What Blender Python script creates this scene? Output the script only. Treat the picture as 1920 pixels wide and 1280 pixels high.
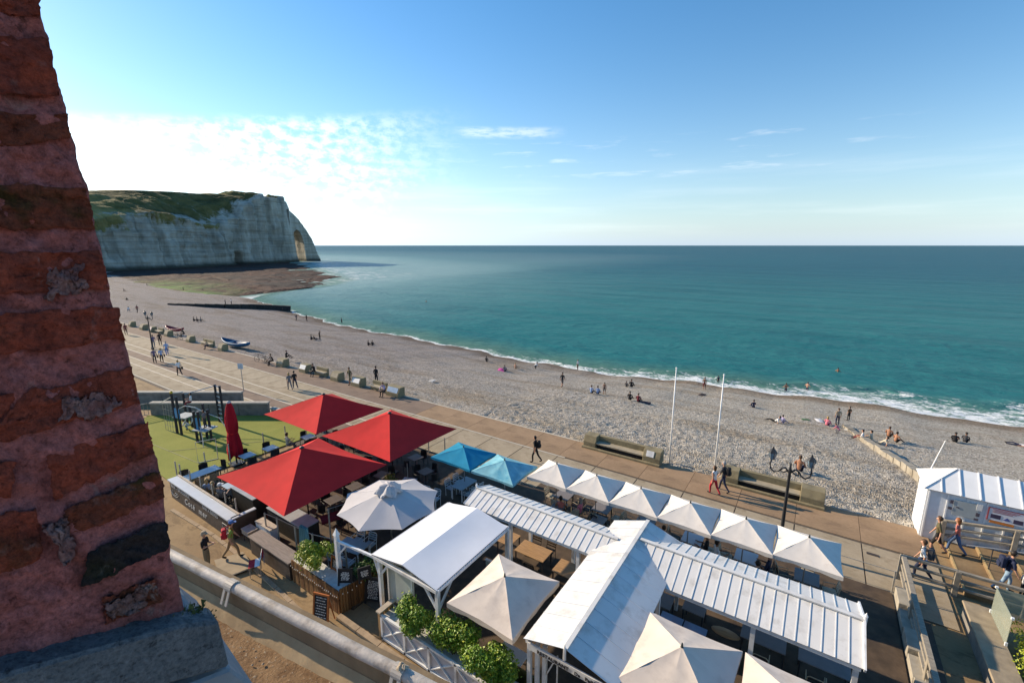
import bpy, bmesh, math, random
import numpy as np
from mathutils import Vector, Matrix
R=math.radians; rnd=random.Random(7)
for o in list(bpy.data.objects): bpy.data.objects.remove(o)
S=bpy.context.scene; COL=S.collection
# ------------------------------------------------------------ camera, world, sun, exposure
CAMH=13.0; YAW=R(34); FPX=853.0; PITCH=math.atan(180/FPX)
cd=bpy.data.cameras.new('camera'); cd.sensor_width=36; cd.lens=FPX/1920*36; cd.clip_start=0.05; cd.clip_end=90000
cam=bpy.data.objects.new('camera',cd); COL.objects.link(cam); cam.location=(0,0,CAMH)
cam.rotation_euler=(R(90)-PITCH,0,YAW); S.camera=cam
SUN_EL=R(22.3); SUN_AZ=R(264.5)
W=bpy.data.worlds.new('World'); S.world=W; W.use_nodes=True
wn=W.node_tree; wn.nodes.clear()
def wmath(op,a,b=None,c=None,clamp=False):
    n=wn.nodes.new('ShaderNodeMath'); n.operation=op; n.use_clamp=clamp
    for i,x in enumerate((a,b,c)):
        if x is None: continue
        if isinstance(x,(int,float)): n.inputs[i].default_value=x
        else: wn.links.new(x,n.inputs[i])
    return n.outputs[0]
def wsmooth(x,lo,hi):
    n=wn.nodes.new('ShaderNodeMapRange'); n.interpolation_type='SMOOTHSTEP'
    wn.links.new(x,n.inputs[0]); n.inputs[1].default_value=lo; n.inputs[2].default_value=hi
    return n.outputs[0]
def wband(x,a,b,c,d): return wmath('MULTIPLY',wsmooth(x,a,b),wmath('SUBTRACT',1.0,wsmooth(x,c,d)))
sky=wn.nodes.new('ShaderNodeTexSky'); sky.sky_type='NISHITA'; sky.sun_disc=False
sky.sun_elevation=SUN_EL; sky.sun_rotation=SUN_AZ; sky.altitude=0; sky.air_density=1.0; sky.dust_density=0.12; sky.ozone_density=1.3
tc=wn.nodes.new('ShaderNodeTexCoord'); sx=wn.nodes.new('ShaderNodeSeparateXYZ'); wn.links.new(tc.outputs['Generated'],sx.inputs[0])
az=wmath('MULTIPLY',wmath('ARCTAN2',sx.outputs[0],sx.outputs[1]),57.2958)      # degrees, 0 = straight out to sea
el=wmath('MULTIPLY',wmath('ARCSINE',sx.outputs[2]),57.2958)
def wnoise(sa,se,scale,detail,rough,off):
    cb=wn.nodes.new('ShaderNodeCombineXYZ')
    wn.links.new(wmath('ADD',wmath('MULTIPLY',az,sa),off),cb.inputs[0]); wn.links.new(wmath('MULTIPLY',el,se),cb.inputs[1])
    n=wn.nodes.new('ShaderNodeTexNoise'); n.inputs['Scale'].default_value=scale; n.inputs['Detail'].default_value=detail; n.inputs['Roughness'].default_value=rough
    wn.links.new(cb.outputs[0],n.inputs[0]); return n.outputs[0]
elb=wmath('ADD',el,wmath('MULTIPLY',wmath('ADD',az,50.0),-.12)); bank=wband(elb,2.0,8.0,12.9,14.7); bank=wmath('MULTIPLY',bank,wmath('SUBTRACT',1.0,wsmooth(az,-59,-37)))
frag=wsmooth(wnoise(.55,1.0,1.15,7,.62,0),.36,.66); soft=wsmooth(az,-92,-60)
bank=wmath('MULTIPLY',bank,wmath('MULTIPLY_ADD',soft,wmath('SUBTRACT',frag,1.0),1.0))
wisp=wmath('MULTIPLY',wband(el,6.6,8.6,11.4,12.4),wband(az,-60,-30,-6,12))
wisp=wmath('MULTIPLY',wisp,wsmooth(wnoise(.11,.95,1.25,6,.6,41.3),.54,.74))
strip=wmath('MULTIPLY',wband(el,11.9,12.5,12.9,13.5),wband(az,-42,-38,-32,-27))
strip=wmath('MULTIPLY',strip,wsmooth(wnoise(.35,1.6,1.3,6,.65,9.7),.3,.62))
veil=wmath('MULTIPLY',wband(el,.5,3.0,6.5,10),wsmooth(wnoise(.04,.5,1.1,5,.55,77.7),.42,.8))
cl=wmath('MAXIMUM',wmath('MAXIMUM',wmath('MULTIPLY',bank,.55),wmath('MULTIPLY',wisp,.30)),wmath('MAXIMUM',wmath('MULTIPLY',strip,.38),wmath('MULTIPLY',veil,.16)))
mix=wn.nodes.new('ShaderNodeMix'); mix.data_type='RGBA'
hv=wn.nodes.new('ShaderNodeHueSaturation'); hv.inputs['Saturation'].default_value=.12; hv.inputs['Value'].default_value=1.3
wn.links.new(sky.outputs[0],hv.inputs['Color'])
# low marine haze: towards the horizon the sky loses its saturation, evenly all round
hz=wn.nodes.new('ShaderNodeHueSaturation'); hz.inputs['Saturation'].default_value=.10; hz.inputs['Value'].default_value=.60
wn.links.new(sky.outputs[0],hz.inputs['Color'])
tn_=wn.nodes.new('ShaderNodeMix'); tn_.data_type='RGBA'; tn_.blend_type='MULTIPLY'; tn_.inputs[0].default_value=1; tn_.inputs[7].default_value=(.70,.93,1.20,1); wn.links.new(hz.outputs[0],tn_.inputs[6])
hf=wmath('MULTIPLY',wmath('POWER',2.718,wmath('MULTIPLY',wmath('ABSOLUTE',el),-1/9.0)),.92)
hm_=wn.nodes.new('ShaderNodeMix'); hm_.data_type='RGBA'; wn.links.new(hf,hm_.inputs[0])
sa_=wn.nodes.new('ShaderNodeHueSaturation'); sa_.inputs['Saturation'].default_value=1.36; wn.links.new(sky.outputs[0],sa_.inputs['Color']); wn.links.new(sa_.outputs[0],hm_.inputs[6]); wn.links.new(tn_.outputs[2],hm_.inputs[7])
SKYC=hm_.outputs[2]
wn.links.new(cl,mix.inputs[0]); wn.links.new(SKYC,mix.inputs[6]); wn.links.new(hv.outputs[0],mix.inputs[7])
bg=wn.nodes.new('ShaderNodeBackground'); bg.inputs[1].default_value=0.13
wo=wn.nodes.new('ShaderNodeOutputWorld'); wn.links.new(mix.outputs[2],bg.inputs[0]); wn.links.new(bg.outputs[0],wo.inputs[0])
sl=bpy.data.lights.new('sun','SUN'); sl.energy=5.0; sl.angle=R(.53); sl.color=(1,.82,.60)
so=bpy.data.objects.new('sun',sl); COL.objects.link(so); so.location=(-60,-6,40)
SD=Vector((math.sin(SUN_AZ)*math.cos(SUN_EL),math.cos(SUN_AZ)*math.cos(SUN_EL),math.sin(SUN_EL)))
so.rotation_euler=SD.to_track_quat('Z','Y').to_euler()
S.view_settings.view_transform='Standard'; S.view_settings.look='None'; S.view_settings.gamma=1; S.view_settings.use_curve_mapping=False
S.view_settings.exposure=0.66
S.render.engine='CYCLES'; S.render.resolution_x=1024; S.render.resolution_y=682
# ------------------------------------------------------------ helpers
def ray(px,py):
    a=(px-960)/FPX; f=math.cos(PITCH)-(py-640)/FPX*math.sin(PITCH); z=-math.sin(PITCH)-(py-640)/FPX*math.cos(PITCH)
    return Vector((a*math.cos(YAW)-f*math.sin(YAW), a*math.sin(YAW)+f*math.cos(YAW), z))
def at(px,py,z=0.0):
    d=ray(px,py); t=(z-CAMH)/d.z; return Vector((d.x*t,d.y*t,z))
_mats={}
def M(name,col,rough=.75,var=.18,scale=6.0,bump=.0,bscale=None,metal=0.0,dirt=None,dscale=1.5,spec=.4,stretch=(1,1,1),trans=0,alpha=1,coord='Object'):
    if name in _mats: return _mats[name]
    m=bpy.data.materials.new(name); m.use_nodes=True; nt=m.node_tree; b=nt.nodes['Principled BSDF']
    b.inputs['Roughness'].default_value=rough; b.inputs['Metallic'].default_value=metal; b.inputs['Specular IOR Level'].default_value=spec
    if trans: b.inputs['Transmission Weight'].default_value=trans
    if alpha<1: b.inputs['Alpha'].default_value=alpha
    t=nt.nodes.new('ShaderNodeTexCoord'); mp=nt.nodes.new('ShaderNodeMapping'); mp.inputs['Scale'].default_value=stretch
    nt.links.new(t.outputs[coord],mp.inputs[0])
    n=nt.nodes.new('ShaderNodeTexNoise'); n.inputs['Scale'].default_value=scale; n.inputs['Detail'].default_value=5; nt.links.new(mp.outputs[0],n.inputs[0])
    r=nt.nodes.new('ShaderNodeValToRGB'); r.color_ramp.elements[0].position=.3; r.color_ramp.elements[1].position=.7
    r.color_ramp.elements[0].color=[c*(1-var) for c in col]+[1]; r.color_ramp.elements[1].color=[min(1,c*(1+var)) for c in col]+[1]
    nt.links.new(n.outputs[0],r.inputs[0]); out=r.outputs[0]
    if dirt:
        n2=nt.nodes.new('ShaderNodeTexNoise'); n2.inputs['Scale'].default_value=dscale; n2.inputs['Detail'].default_value=7; n2.inputs['Roughness'].default_value=.65
        nt.links.new(mp.outputs[0],n2.inputs[0])
        r2=nt.nodes.new('ShaderNodeValToRGB'); r2.color_ramp.elements[0].position=.5; r2.color_ramp.elements[1].position=.68
        nt.links.new(n2.outputs[0],r2.inputs[0])
        mx=nt.nodes.new('ShaderNodeMix'); mx.data_type='RGBA'; nt.links.new(r2.outputs[0],mx.inputs[0]); nt.links.new(out,mx.inputs[6]); mx.inputs[7].default_value=list(dirt)+[1]
        out=mx.outputs[2]
    nt.links.new(out,b.inputs['Base Color'])
    if bump:
        n3=nt.nodes.new('ShaderNodeTexNoise'); n3.inputs['Scale'].default_value=bscale or scale*4; n3.inputs['Detail'].default_value=4; nt.links.new(mp.outputs[0],n3.inputs[0])
        bp=nt.nodes.new('ShaderNodeBump'); bp.inputs['Strength'].default_value=bump; bp.inputs['Distance'].default_value=.02
        nt.links.new(n3.outputs[0],bp.inputs['Height']); nt.links.new(bp.outputs[0],b.inputs['Normal'])
    _mats[name]=m; return m
class MB:
    def __init__(s): s.v=[]; s.f=[]; s.m=[]
    def add(s,vs,fs,mi=0):
        k=len(s.v); s.v+= [tuple(x) for x in vs]; s.f+=[tuple(i+k for i in f) for f in fs]; s.m+=[mi]*len(fs); return s
    def box(s,c,d,rz=0,mi=0,M3=None):
        hx,hy,hz=d[0]/2,d[1]/2,d[2]/2
        q=M3 or Matrix.Rotation(rz,3,'Z'); c=Vector(c)
        vs=[c+q@Vector((x,y,z)) for z in(-hz,hz) for y in(-hy,hy) for x in(-hx,hx)]
        return s.add(vs,[(0,2,3,1),(4,5,7,6),(0,1,5,4),(2,6,7,3),(0,4,6,2),(1,3,7,5)],mi)
    def bb(s,x0,x1,y0,y1,z0,z1,mi=0): return s.box(((x0+x1)/2,(y0+y1)/2,(z0+z1)/2),(x1-x0,y1-y0,z1-z0),0,mi)
    def bar(s,p,q,w,h=None,mi=0,up=(0,0,1)):
        p,q=Vector(p),Vector(q); d=(q-p); L=d.length; d.normalize(); up=Vector(up)
        if abs(d.dot(up))>.98: up=Vector((0,1,0))
        x=d.cross(up).normalized(); y=x.cross(d); m=Matrix((x,d,y)).transposed()
        return s.box((p+q)/2,(w,L,h or w),0,mi,m)
    def tube(s,pts,r,n=8,mi=0,caps=True):
        pts=[Vector(p) for p in pts]; k=len(pts); vs=[]; rr=r if isinstance(r,(list,tuple)) else [r]*k
        for i,p in enumerate(pts):
            d=(pts[min(i+1,k-1)]-pts[max(i-1,0)]).normalized(); up=Vector((0,0,1)) if abs(d.z)<.95 else Vector((0,1,0))
            x=d.cross(up).normalized(); y=x.cross(d)
            vs+=[p+(x*math.cos(2*math.pi*j/n)+y*math.sin(2*math.pi*j/n))*rr[i] for j in range(n)]
        fs=[(i*n+j,i*n+(j+1)%n,(i+1)*n+(j+1)%n,(i+1)*n+j) for i in range(k-1) for j in range(n)]
        if caps: fs+=[tuple(range(n))[::-1],tuple(range((k-1)*n,k*n))]
        return s.add(vs,fs,mi)
    def lathe(s,prof,n=12,mi=0,c=(0,0,0)):
        vs=[(c[0]+r*math.cos(2*math.pi*j/n),c[1]+r*math.sin(2*math.pi*j/n),c[2]+z) for r,z in prof for j in range(n)]
        return s.add(vs,[(i*n+j,i*n+(j+1)%n,(i+1)*n+(j+1)%n,(i+1)*n+j) for i in range(len(prof)-1) for j in range(n)],mi)
    def prism(s,poly,off,mi=0):
        k=len(poly); off=Vector(off); a=[Vector(p) for p in poly]; b=[p+off for p in a]
        return s.add(a+b,[tuple(range(k))[::-1],tuple(range(k,2*k))]+[(i,(i+1)%k,k+(i+1)%k,k+i) for i in range(k)],mi)
    def mesh(s,name,mats):
        me=bpy.data.meshes.new(name); me.from_pydata(s.v,[],s.f)
        for m in (mats if isinstance(mats,(list,tuple)) else [mats]): me.materials.append(m)
        me.polygons.foreach_set('material_index',s.m); me.update(); return me
    def build(s,name,mats,parent=None,loc=(0,0,0),smooth=False,bevel=0):
        me=s.mesh(name,mats)
        bm=bmesh.new(); bm.from_mesh(me); bmesh.ops.recalc_face_normals(bm,faces=bm.faces)
        if bevel: bmesh.ops.bevel(bm,geom=bm.edges[:],offset=bevel,segments=1,affect='EDGES')
        bm.to_mesh(me); bm.free()
        if smooth: me.shade_smooth()
        return link(name,me,parent,loc)
def link(name,me,parent=None,loc=(0,0,0),rz=0):
    o=bpy.data.objects.new(name,me); COL.objects.link(o); o.location=loc; o.rotation_euler=(0,0,rz)
    if parent: o.parent=parent
    return o
def tag(o,label=None,cat=None,group=None,kind=None):
    for k,v in (('label',label),('category',cat),('group',group),('kind',kind)):
        if v: o[k]=v
    return o
def thing(name,label,cat,loc=(0,0,0),rz=0,group=None): return tag(link(name,None,None,loc,rz),label,cat,group)
def struct(o): o['kind']='structure'; return o
def dup(o,loc,rz=0,label=None,group=None,scale=None):
    c=o.copy(); COL.objects.link(c); c.location=loc; c.rotation_euler=(0,0,rz)
    if scale: c.scale=scale
    if label: c['label']=label
    if group: c['group']=group
    for ch in o.children:
        d=ch.copy(); COL.objects.link(d); d.parent=c
        for g in ch.children:
            e=g.copy(); COL.objects.link(e); e.parent=d
    return c
def setg(o,cat):
    o['category']=cat
# numpy value noise
def hsh(i,j,s=0):
    h=(i.astype(np.int64)*374761393+j.astype(np.int64)*668265263+s*1274126177)&0x7fffffff
    h=((h^(h>>13))*1274126177)&0x7fffffff; h=h^(h>>16); return (h&0xffff)/65535.0
def vnoise(x,y,s=0):
    xi=np.floor(x);yi=np.floor(y);fx=x-xi;fy=y-yi;fx=fx*fx*(3-2*fx);fy=fy*fy*(3-2*fy)
    a=hsh(xi,yi,s);b=hsh(xi+1,yi,s);c=hsh(xi,yi+1,s);d=hsh(xi+1,yi+1,s)
    return (a*(1-fx)+b*fx)*(1-fy)+(c*(1-fx)+d*fx)*fy
def fbm(x,y,o=4,s=0):
    t=np.zeros_like(x,dtype=float);a=.5
    for k in range(o): t+=a*vnoise(x,y,s+k); x=x*2.03+17.1; y=y*2.03+5.3; a*=.5
    return t/(1-.5**o)
def grid(name,X,Y,Z,mat,attrs={},smooth=True):
    n,m=X.shape; me=bpy.data.meshes.new(name)
    idx=np.arange(n*m).reshape(n,m); f=np.stack([idx[:-1,:-1],idx[1:,:-1],idx[1:,1:],idx[:-1,1:]],-1).reshape(-1,4)
    me.vertices.add(n*m); me.vertices.foreach_set('co',np.stack([X,Y,Z],-1).ravel().astype(np.float32))
    me.loops.add(f.size); me.loops.foreach_set('vertex_index',f.ravel().astype(np.int32))
    me.polygons.add(len(f)); me.polygons.foreach_set('loop_start',np.arange(0,f.size,4,dtype=np.int32))
    try: me.polygons.foreach_set('loop_total',np.full(len(f),4,dtype=np.int32))
    except Exception: pass
    me.update(calc_edges=True); me.validate()
    for k,v in attrs.items():
        a=me.attributes.new(k,'FLOAT','POINT'); a.data.foreach_set('value',np.asarray(v,dtype=np.float32).ravel())
    if smooth: me.shade_smooth()
    me.materials.append(mat); return link(name,me)
# node shorthand for bespoke materials
class NT:
    def __init__(s,name):
        s.m=bpy.data.materials.new(name); s.m.use_nodes=True; s.t=s.m.node_tree; s.b=s.t.nodes['Principled BSDF']; _mats[name]=s.m
    def lk(s,a,b): s.t.links.new(a,b)
    def coord(s,scale=(1,1,1),src='Object'):
        t=s.t.nodes.new('ShaderNodeTexCoord'); mp=s.t.nodes.new('ShaderNodeMapping'); mp.inputs['Scale'].default_value=scale; s.lk(t.outputs[src],mp.inputs[0]); return mp.outputs[0]
    def noise(s,co,scale,detail=5,rough=.55,dist=0):
        n=s.t.nodes.new('ShaderNodeTexNoise'); n.inputs['Scale'].default_value=scale; n.inputs['Detail'].default_value=detail; n.inputs['Roughness'].default_value=rough; n.inputs['Distortion'].default_value=dist; s.lk(co,n.inputs[0]); return n.outputs[0]
    def voro(s,co,scale,out='Color',feat='F1'):
        n=s.t.nodes.new('ShaderNodeTexVoronoi'); n.feature=feat; n.inputs['Scale'].default_value=scale; s.lk(co,n.inputs[0]); return n.outputs[out]
    def attr(s,k):
        n=s.t.nodes.new('ShaderNodeAttribute'); n.attribute_name=k; return n.outputs['Fac']
    def rng(s,x,a,b,c=0,d=1):
        n=s.t.nodes.new('ShaderNodeMapRange'); n.interpolation_type='SMOOTHSTEP'; s.lk(x,n.inputs[0])
        for i,v in enumerate((a,b,c,d)): n.inputs[i+1].default_value=v
        return n.outputs[0]
    def math(s,op,a,b=None):
        n=s.t.nodes.new('ShaderNodeMath'); n.operation=op
        for i,x in enumerate((a,b)):
            if x is None: continue
            if isinstance(x,(int,float)): n.inputs[i].default_value=x
            else: s.lk(x,n.inputs[i])
        return n.outputs[0]
    def ramp(s,x,*st):
        n=s.t.nodes.new('ShaderNodeValToRGB'); e=n.color_ramp.elements
        while len(e)<len(st): e.new(.5)
        for i,(p,c) in enumerate(st): e[i].position=p; e[i].color=list(c)+[1]
        s.lk(x,n.inputs[0]); return n.outputs[0]
    def mix(s,f,a,b,mode='MIX'):
        n=s.t.nodes.new('ShaderNodeMix'); n.data_type='RGBA'; n.blend_type=mode
        for i,x in ((0,f),(6,a),(7,b)):
            if isinstance(x,(int,float)): n.inputs[i].default_value=x
            elif isinstance(x,(tuple,list)): n.inputs[i].default_value=list(x)+[1]
            else: s.lk(x,n.inputs[i])
        return n.outputs[2]
    def bump(s,h,strength,dist=.05,prev=None):
        n=s.t.nodes.new('ShaderNodeBump'); n.inputs['Strength'].default_value=strength; n.inputs['Distance'].default_value=dist; s.lk(h,n.inputs['Height'])
        if prev: s.lk(prev,n.inputs['Normal'])
        return n.outputs[0]
    def done(s,col,rough=.8,nrm=None,spec=.3):
        if isinstance(col,(tuple,list)): s.b.inputs['Base Color'].default_value=list(col)+[1]
        else: s.lk(col,s.b.inputs['Base Color'])
        if isinstance(rough,(int,float)): s.b.inputs['Roughness'].default_value=rough
        else: s.lk(rough,s.b.inputs['Roughness'])
        s.b.inputs['Specular IOR Level'].default_value=spec
        if nrm: s.lk(nrm,s.b.inputs['Normal'])
        return s.m
# ------------------------------------------------------------ sea, beach, reef
SEA=-7.0; V0=26.45
SU=np.array([-900,-620,-556,-355,-232,-203,-195,-180,-134,-99,-68,-40,-31,-18,-7,5,21,60,400.])
SV=np.array([420,372,336,233,169,133,102,88,77,70,68.5,66,65.6,68,70,71.2,72.2,74,78.])
BU=np.array([-900,-480,-400,-300,-257,-203,-180]); BV=np.array([130,128,112,96,90,88.5,88])
def v1(u):
    u=np.asarray(u,float); return np.interp(u,SU,SV)+np.where(u>-170,.55*np.sin(u*.31)+.4*np.sin(u*.83+1)+.3*(vnoise(u*.9,u*0+3,5)-.5),0)
def vb(u):
    u=np.asarray(u,float); return np.where(u<-180,np.interp(u,BU,BV),v1(u))
def bz(u,v):
    u=np.asarray(u,float); v=np.asarray(v,float)
    t=(v-V0)/(vb(u)-V0); return -.1-6.9*(.93*t+.07*t*t)+.0*u
def beach_noise(u,v):
    d=np.clip(1-(v-V0)/30,.25,1)
    big=(fbm(u*.12,v*.3,3,11)-.5)*.5*np.clip((v-V0)/4,0,1)
    n=vnoise(u*2.6,v*2.6,3); n2=vnoise(u*5.3+9,v*5.3,8); n3=vnoise(u*1.1,v*1.1,13)
    return big+(-(1-np.abs(2*n-1))**2*.13+n2*.06+n3*.07)*d
def at_beach(px,py):
    d=ray(px,py); z=-3.0
    for _ in range(60):
        t=(z-CAMH)/d.z; z=.5*z+.5*float(bz(np.array([d.x*t]),np.array([d.y*t]))[0])
    t=(z-CAMH)/d.z; u,v=d.x*t,d.y*t
    return Vector((u,v,z+float(beach_noise(np.array([u]),np.array([v]))[0])))
def sea_mat():
    n=NT('sea_water'); co=n.coord(); sd=n.attr('sd')
    wob=n.noise(n.coord((.05,.12,.1)),1.0,4); sdw=n.math('ADD',sd,n.math('MULTIPLY',n.math('SUBTRACT',wob,.5),60))
    far=n.rng(sdw,10,420)
    left=n.attr('glint')
    c=n.mix(far,(.030,.170,.178),(.005,.082,.122))
    c=n.mix(n.math('MULTIPLY',n.rng(sdw,300,3000),.8),c,(.003,.062,.098))
    streak=n.rng(n.noise(n.coord((.004,.03,.1)),1.0,5,.6),.42,.62)
    c=n.mix(n.math('MULTIPLY',streak,.4),c,(.012,.130,.148)); sk2=n.rng(n.noise(n.coord((.013,.075,.1)),1.0,5,.62),.50,.64); c=n.mix(n.math('MULTIPLY',sk2,.45),c,n.mix(1.0,c,(.55,.66,.72),'MULTIPLY')); sk3=n.rng(n.noise(n.coord((.16,.5,.1)),1.0,4,.6),.52,.66); c=n.mix(n.math('MULTIPLY',sk3,.35),c,n.mix(1.0,c,(.58,.68,.74),'MULTIPLY'))
    c=n.mix(n.math('MULTIPLY',left,.75),c,(.27,.385,.375))  # sun glints on the left water are put into the colour as a paler tone
    shal=n.math('SUBTRACT',1.0,n.rng(sd,0,13)); c=n.mix(n.math('MULTIPLY',shal,.75),c,(.12,.21,.15))
    # foam: white churned water along the shore and whitecaps out at sea
    wid=n.attr('foamw')
    lace=n.noise(n.coord((1.1,1.9,1)),1.1,8,.72,1.1); lace2=n.noise(n.coord((.25,.6,1)),1.0,5,.6,.5)
    edge=n.math('SUBTRACT',1.0,n.rng(n.math('DIVIDE',sd,wid),.25,1.25))
    thr=n.math('ADD',n.math('MULTIPLY',edge,.42),n.math('MULTIPLY',n.math('ADD',lace,lace2),.55))
    p_=n.math('ADD',n.math('MULTIPLY',lace,.62),n.math('MULTIPLY',lace2,.38)); q_=n.math('SUBTRACT',p_,n.math('MULTIPLY',n.math('MINIMUM',n.math('DIVIDE',sd,wid),1.6),.17)); foam=n.math('MULTIPLY',n.rng(q_,.385,.50),n.rng(edge,.0,.25)); foam=n.math('MULTIPLY',foam,n.attr('front'))
    line=n.math('SUBTRACT',1.0,n.rng(sd,.1,.8)); foam=n.math('MAXIMUM',foam,n.math('MULTIPLY',n.math('MULTIPLY',line,n.rng(lace,.38,.56)),n.attr('front')))
    cap=n.math('MULTIPLY',n.rng(n.noise(n.coord((.05,.13,1)),1.0,6,.7),.665,.71),n.attr('capw'))
    surf=n.math('MULTIPLY',n.rng(n.math('ADD',n.noise(n.coord((.10,.22,1)),1.0,7,.7),n.math('MULTIPLY',n.attr('reef'),.12)),.57,.74),n.math('MULTIPLY',n.attr('reef'),.8))
    foam=n.math('MAXIMUM',n.math('MAXIMUM',foam,cap),surf)
    c=n.mix(foam,c,(.78,.8,.78))
    h1=n.noise(n.coord((.35,.9,1)),1.0,6,.6); h2=n.noise(n.coord((.03,.075,1)),1.0,4,.55); h3=n.noise(n.coord((2,4,1)),1.0,3,.5)
    nr=n.bump(h2,.75,2.6); nr=n.bump(h1,.8,.5,nr); nr=n.bump(h3,.25,.08,nr)
    rough=n.mix(foam,(.30,)*3,(.85,)*3)
    n.b.inputs['IOR'].default_value=1.05; return n.done(c,rough,nr,.25)
us=np.concatenate([[-45000,-15000,-5000,-2500,-1500,-1000],np.arange(-900,-180,8.),np.arange(-180,-60,1.5),np.arange(-60,45,.45),np.arange(45,140,6.),[180,300,600,1500,4000,12000,45000]])
ds=np.concatenate([[-400,-200,-100,-40,-12],np.arange(-6,16,.4),np.arange(16,60,3.),np.arange(60,400,25.),[450,600,900,1400,2200,4000,8000,16000,30000,60000]])
Ug,Dg=np.meshgrid(us,ds,indexing='ij'); SH=v1(Ug[:,0])[:,None]; Vg=SH+Dg
fw=np.interp(Ug,[-180,-120,-60,-30,-18,-5,8,20,60],[.8,1.6,1.7,3.2,4.8,6.2,8.4,9.6,10]*np.array(1.0))*(.8+.5*vnoise(Ug*.12,Ug*0,2))
Zg=np.full_like(Ug,SEA)
cr=np.exp(-((Dg-fw*.85)/(.45+.09*fw))**2)*np.clip((Ug+60)/50,0,1)*(Ug<50)*(.25+.75*vnoise(Ug*.16,Dg*.1,9))
Zg+=.42*cr+np.where((Dg>-6)&(Dg<60),(fbm(Ug*.35,Vg*.8,3,4)-.5)*.22*np.clip((Dg+1)/6,0,1),0)+np.where(Dg<2,(-Dg+2)*-.02,0)
glint=np.clip((-70-Ug)/150,0,1)*np.clip(1-Dg/230,0,1)*np.where(Ug<-900,0,1)+np.clip((-140-Ug)/150,0,1)*.55*np.clip(1-Dg/900,0,1)*(Ug>-1600)
reefa=np.clip((-185-Ug)/50,0,1)*np.clip(1-np.abs(Dg-10)/95,0,1)*(Ug>-700)
capw=np.clip((Ug-100+Dg*.55)/900,0,1)*np.clip(1-Dg/6000,0,1)
struct(grid('sea',Ug,Vg,Zg,sea_mat(),{'sd':Dg,'foamw':fw,'glint':np.clip(glint,0,1),'reef':reefa,'capw':capw,'front':np.clip((Ug+192)/8,0,1)}))
def beach_mat():
    n=NT('shingle'); co=n.coord(); sd=n.attr('sd')
    cell=n.voro(n.coord((1,1,.6)),10.0); cell2=n.voro(n.coord((1,1,.6)),5.0)
    bw=n.t.nodes.new('ShaderNodeRGBToBW'); n.lk(cell,bw.inputs[0]); bw2=n.t.nodes.new('ShaderNodeRGBToBW'); n.lk(cell2,bw2.inputs[0])
    f=n.math('ADD',n.math('MULTIPLY',bw.outputs[0],.7),n.math('MULTIPLY',bw2.outputs[0],.3))
    c=n.ramp(f,(.15,(.17,.15,.12)),(.42,(.34,.305,.25)),(.6,(.43,.39,.325)),(.85,(.57,.525,.45)))
    band=n.noise(n.coord((.06,.22,1)),1.0,5,.6)
    c=n.mix(n.rng(band,.45,.68),c,n.mix(1.0,c,(.80,.74,.66),'MULTIPLY'))
    nearp=n.math('MULTIPLY',n.attr('tan'),n.rng(n.noise(n.coord((.25,.6,1)),1.0,6,.6),.35,.62)); c=n.mix(n.math('MULTIPLY',nearp,.55),c,(.31,.24,.145))
    grey=n.attr('greyer'); c=n.mix(grey,c,n.mix(1.0,c,(.66,.645,.71),'MULTIPLY'))  # backlit shade of the left shingle is put into its colour
    wet=n.math('SUBTRACT',1.0,n.rng(n.math('ADD',sd,n.math('MULTIPLY',n.math('SUBTRACT',n.noise(n.coord((.2,.5,1)),1.0,4),.5),4)),-7.5,-1.0)); dry=wet
    wetm=n.math('SUBTRACT',1.0,dry)
    c=n.mix(n.math('MULTIPLY',wetm,.85),c,n.mix(1.0,c,(.50,.40,.31),'MULTIPLY'))
    h=n.voro(n.coord((1,1,.6)),12.0,'Distance'); h2=n.noise(co,2.2,5,.65)
    nr=n.bump(h2,.6,.13); nr=n.bump(h,1.0,.07,nr)
    return n.done(c,.9,nr,.2)
us=np.concatenate([np.arange(-700,-180,9.),np.arange(-180,-60,1.2),np.arange(-60,-22,.4),np.arange(-22,10,.13),np.arange(10,60,1.),np.arange(60,330,12.)])
ts=np.concatenate([np.linspace(0,.45,150)[:-1],np.linspace(.45,1,110)[:-1],np.linspace(1,1.25,12)])
Ug,Tg=np.meshgrid(us,ts,indexing='ij'); VB=vb(Ug[:,0])[:,None]; Vg=V0+(VB-V0)*Tg
Zg=bz(Ug,Vg)+beach_noise(Ug,Vg)*np.clip(1-(Tg-.97)*20,0,1)*np.where(Ug<-60,.6,1)
Zg+=-.12*np.exp(-((Vg-V0)/.5)**2)
tan=np.clip(1-(Vg-V0)/5.5,0,1)*np.clip((Ug+60)/20,0,1)*np.clip((3-Ug)/4,.15,1)
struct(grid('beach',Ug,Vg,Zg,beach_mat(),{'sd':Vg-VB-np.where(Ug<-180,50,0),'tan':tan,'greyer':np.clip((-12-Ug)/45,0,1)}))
# reef: tidal rock platform under the cliff
def reef_mat():
    n=NT('reef_rock'); a=n.noise(n.coord((.03,.03,.2)),1.0,6,.6); b=n.noise(n.coord((.35,.35,.5)),1.0,6,.7)
    c=n.ramp(b,(.3,(.014,.011,.009)),(.5,(.060,.025,.015)),(.72,(.115,.048,.03)))
    c=n.mix(n.rng(a,.4,.62),c,(.028,.02,.017))
    g=n.math('MULTIPLY',n.attr('green'),n.rng(n.noise(n.coord((.1,.1,.1)),1.0,5,.6),.3,.6)); c=n.mix(g,c,(.10,.20,.035))
    return n.done(c,.85,n.bump(b,.9,.8),.2)
us=np.arange(-640,-193,2.6); ts=np.linspace(0,1,90)
Ug,Tg=np.meshgrid(us,ts,indexing='ij'); vi=vb(Ug)-9; vo=np.interp(Ug,SU,SV)+5+34*(fbm(Ug*.07,Ug*0,5,3)-.5)
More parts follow.
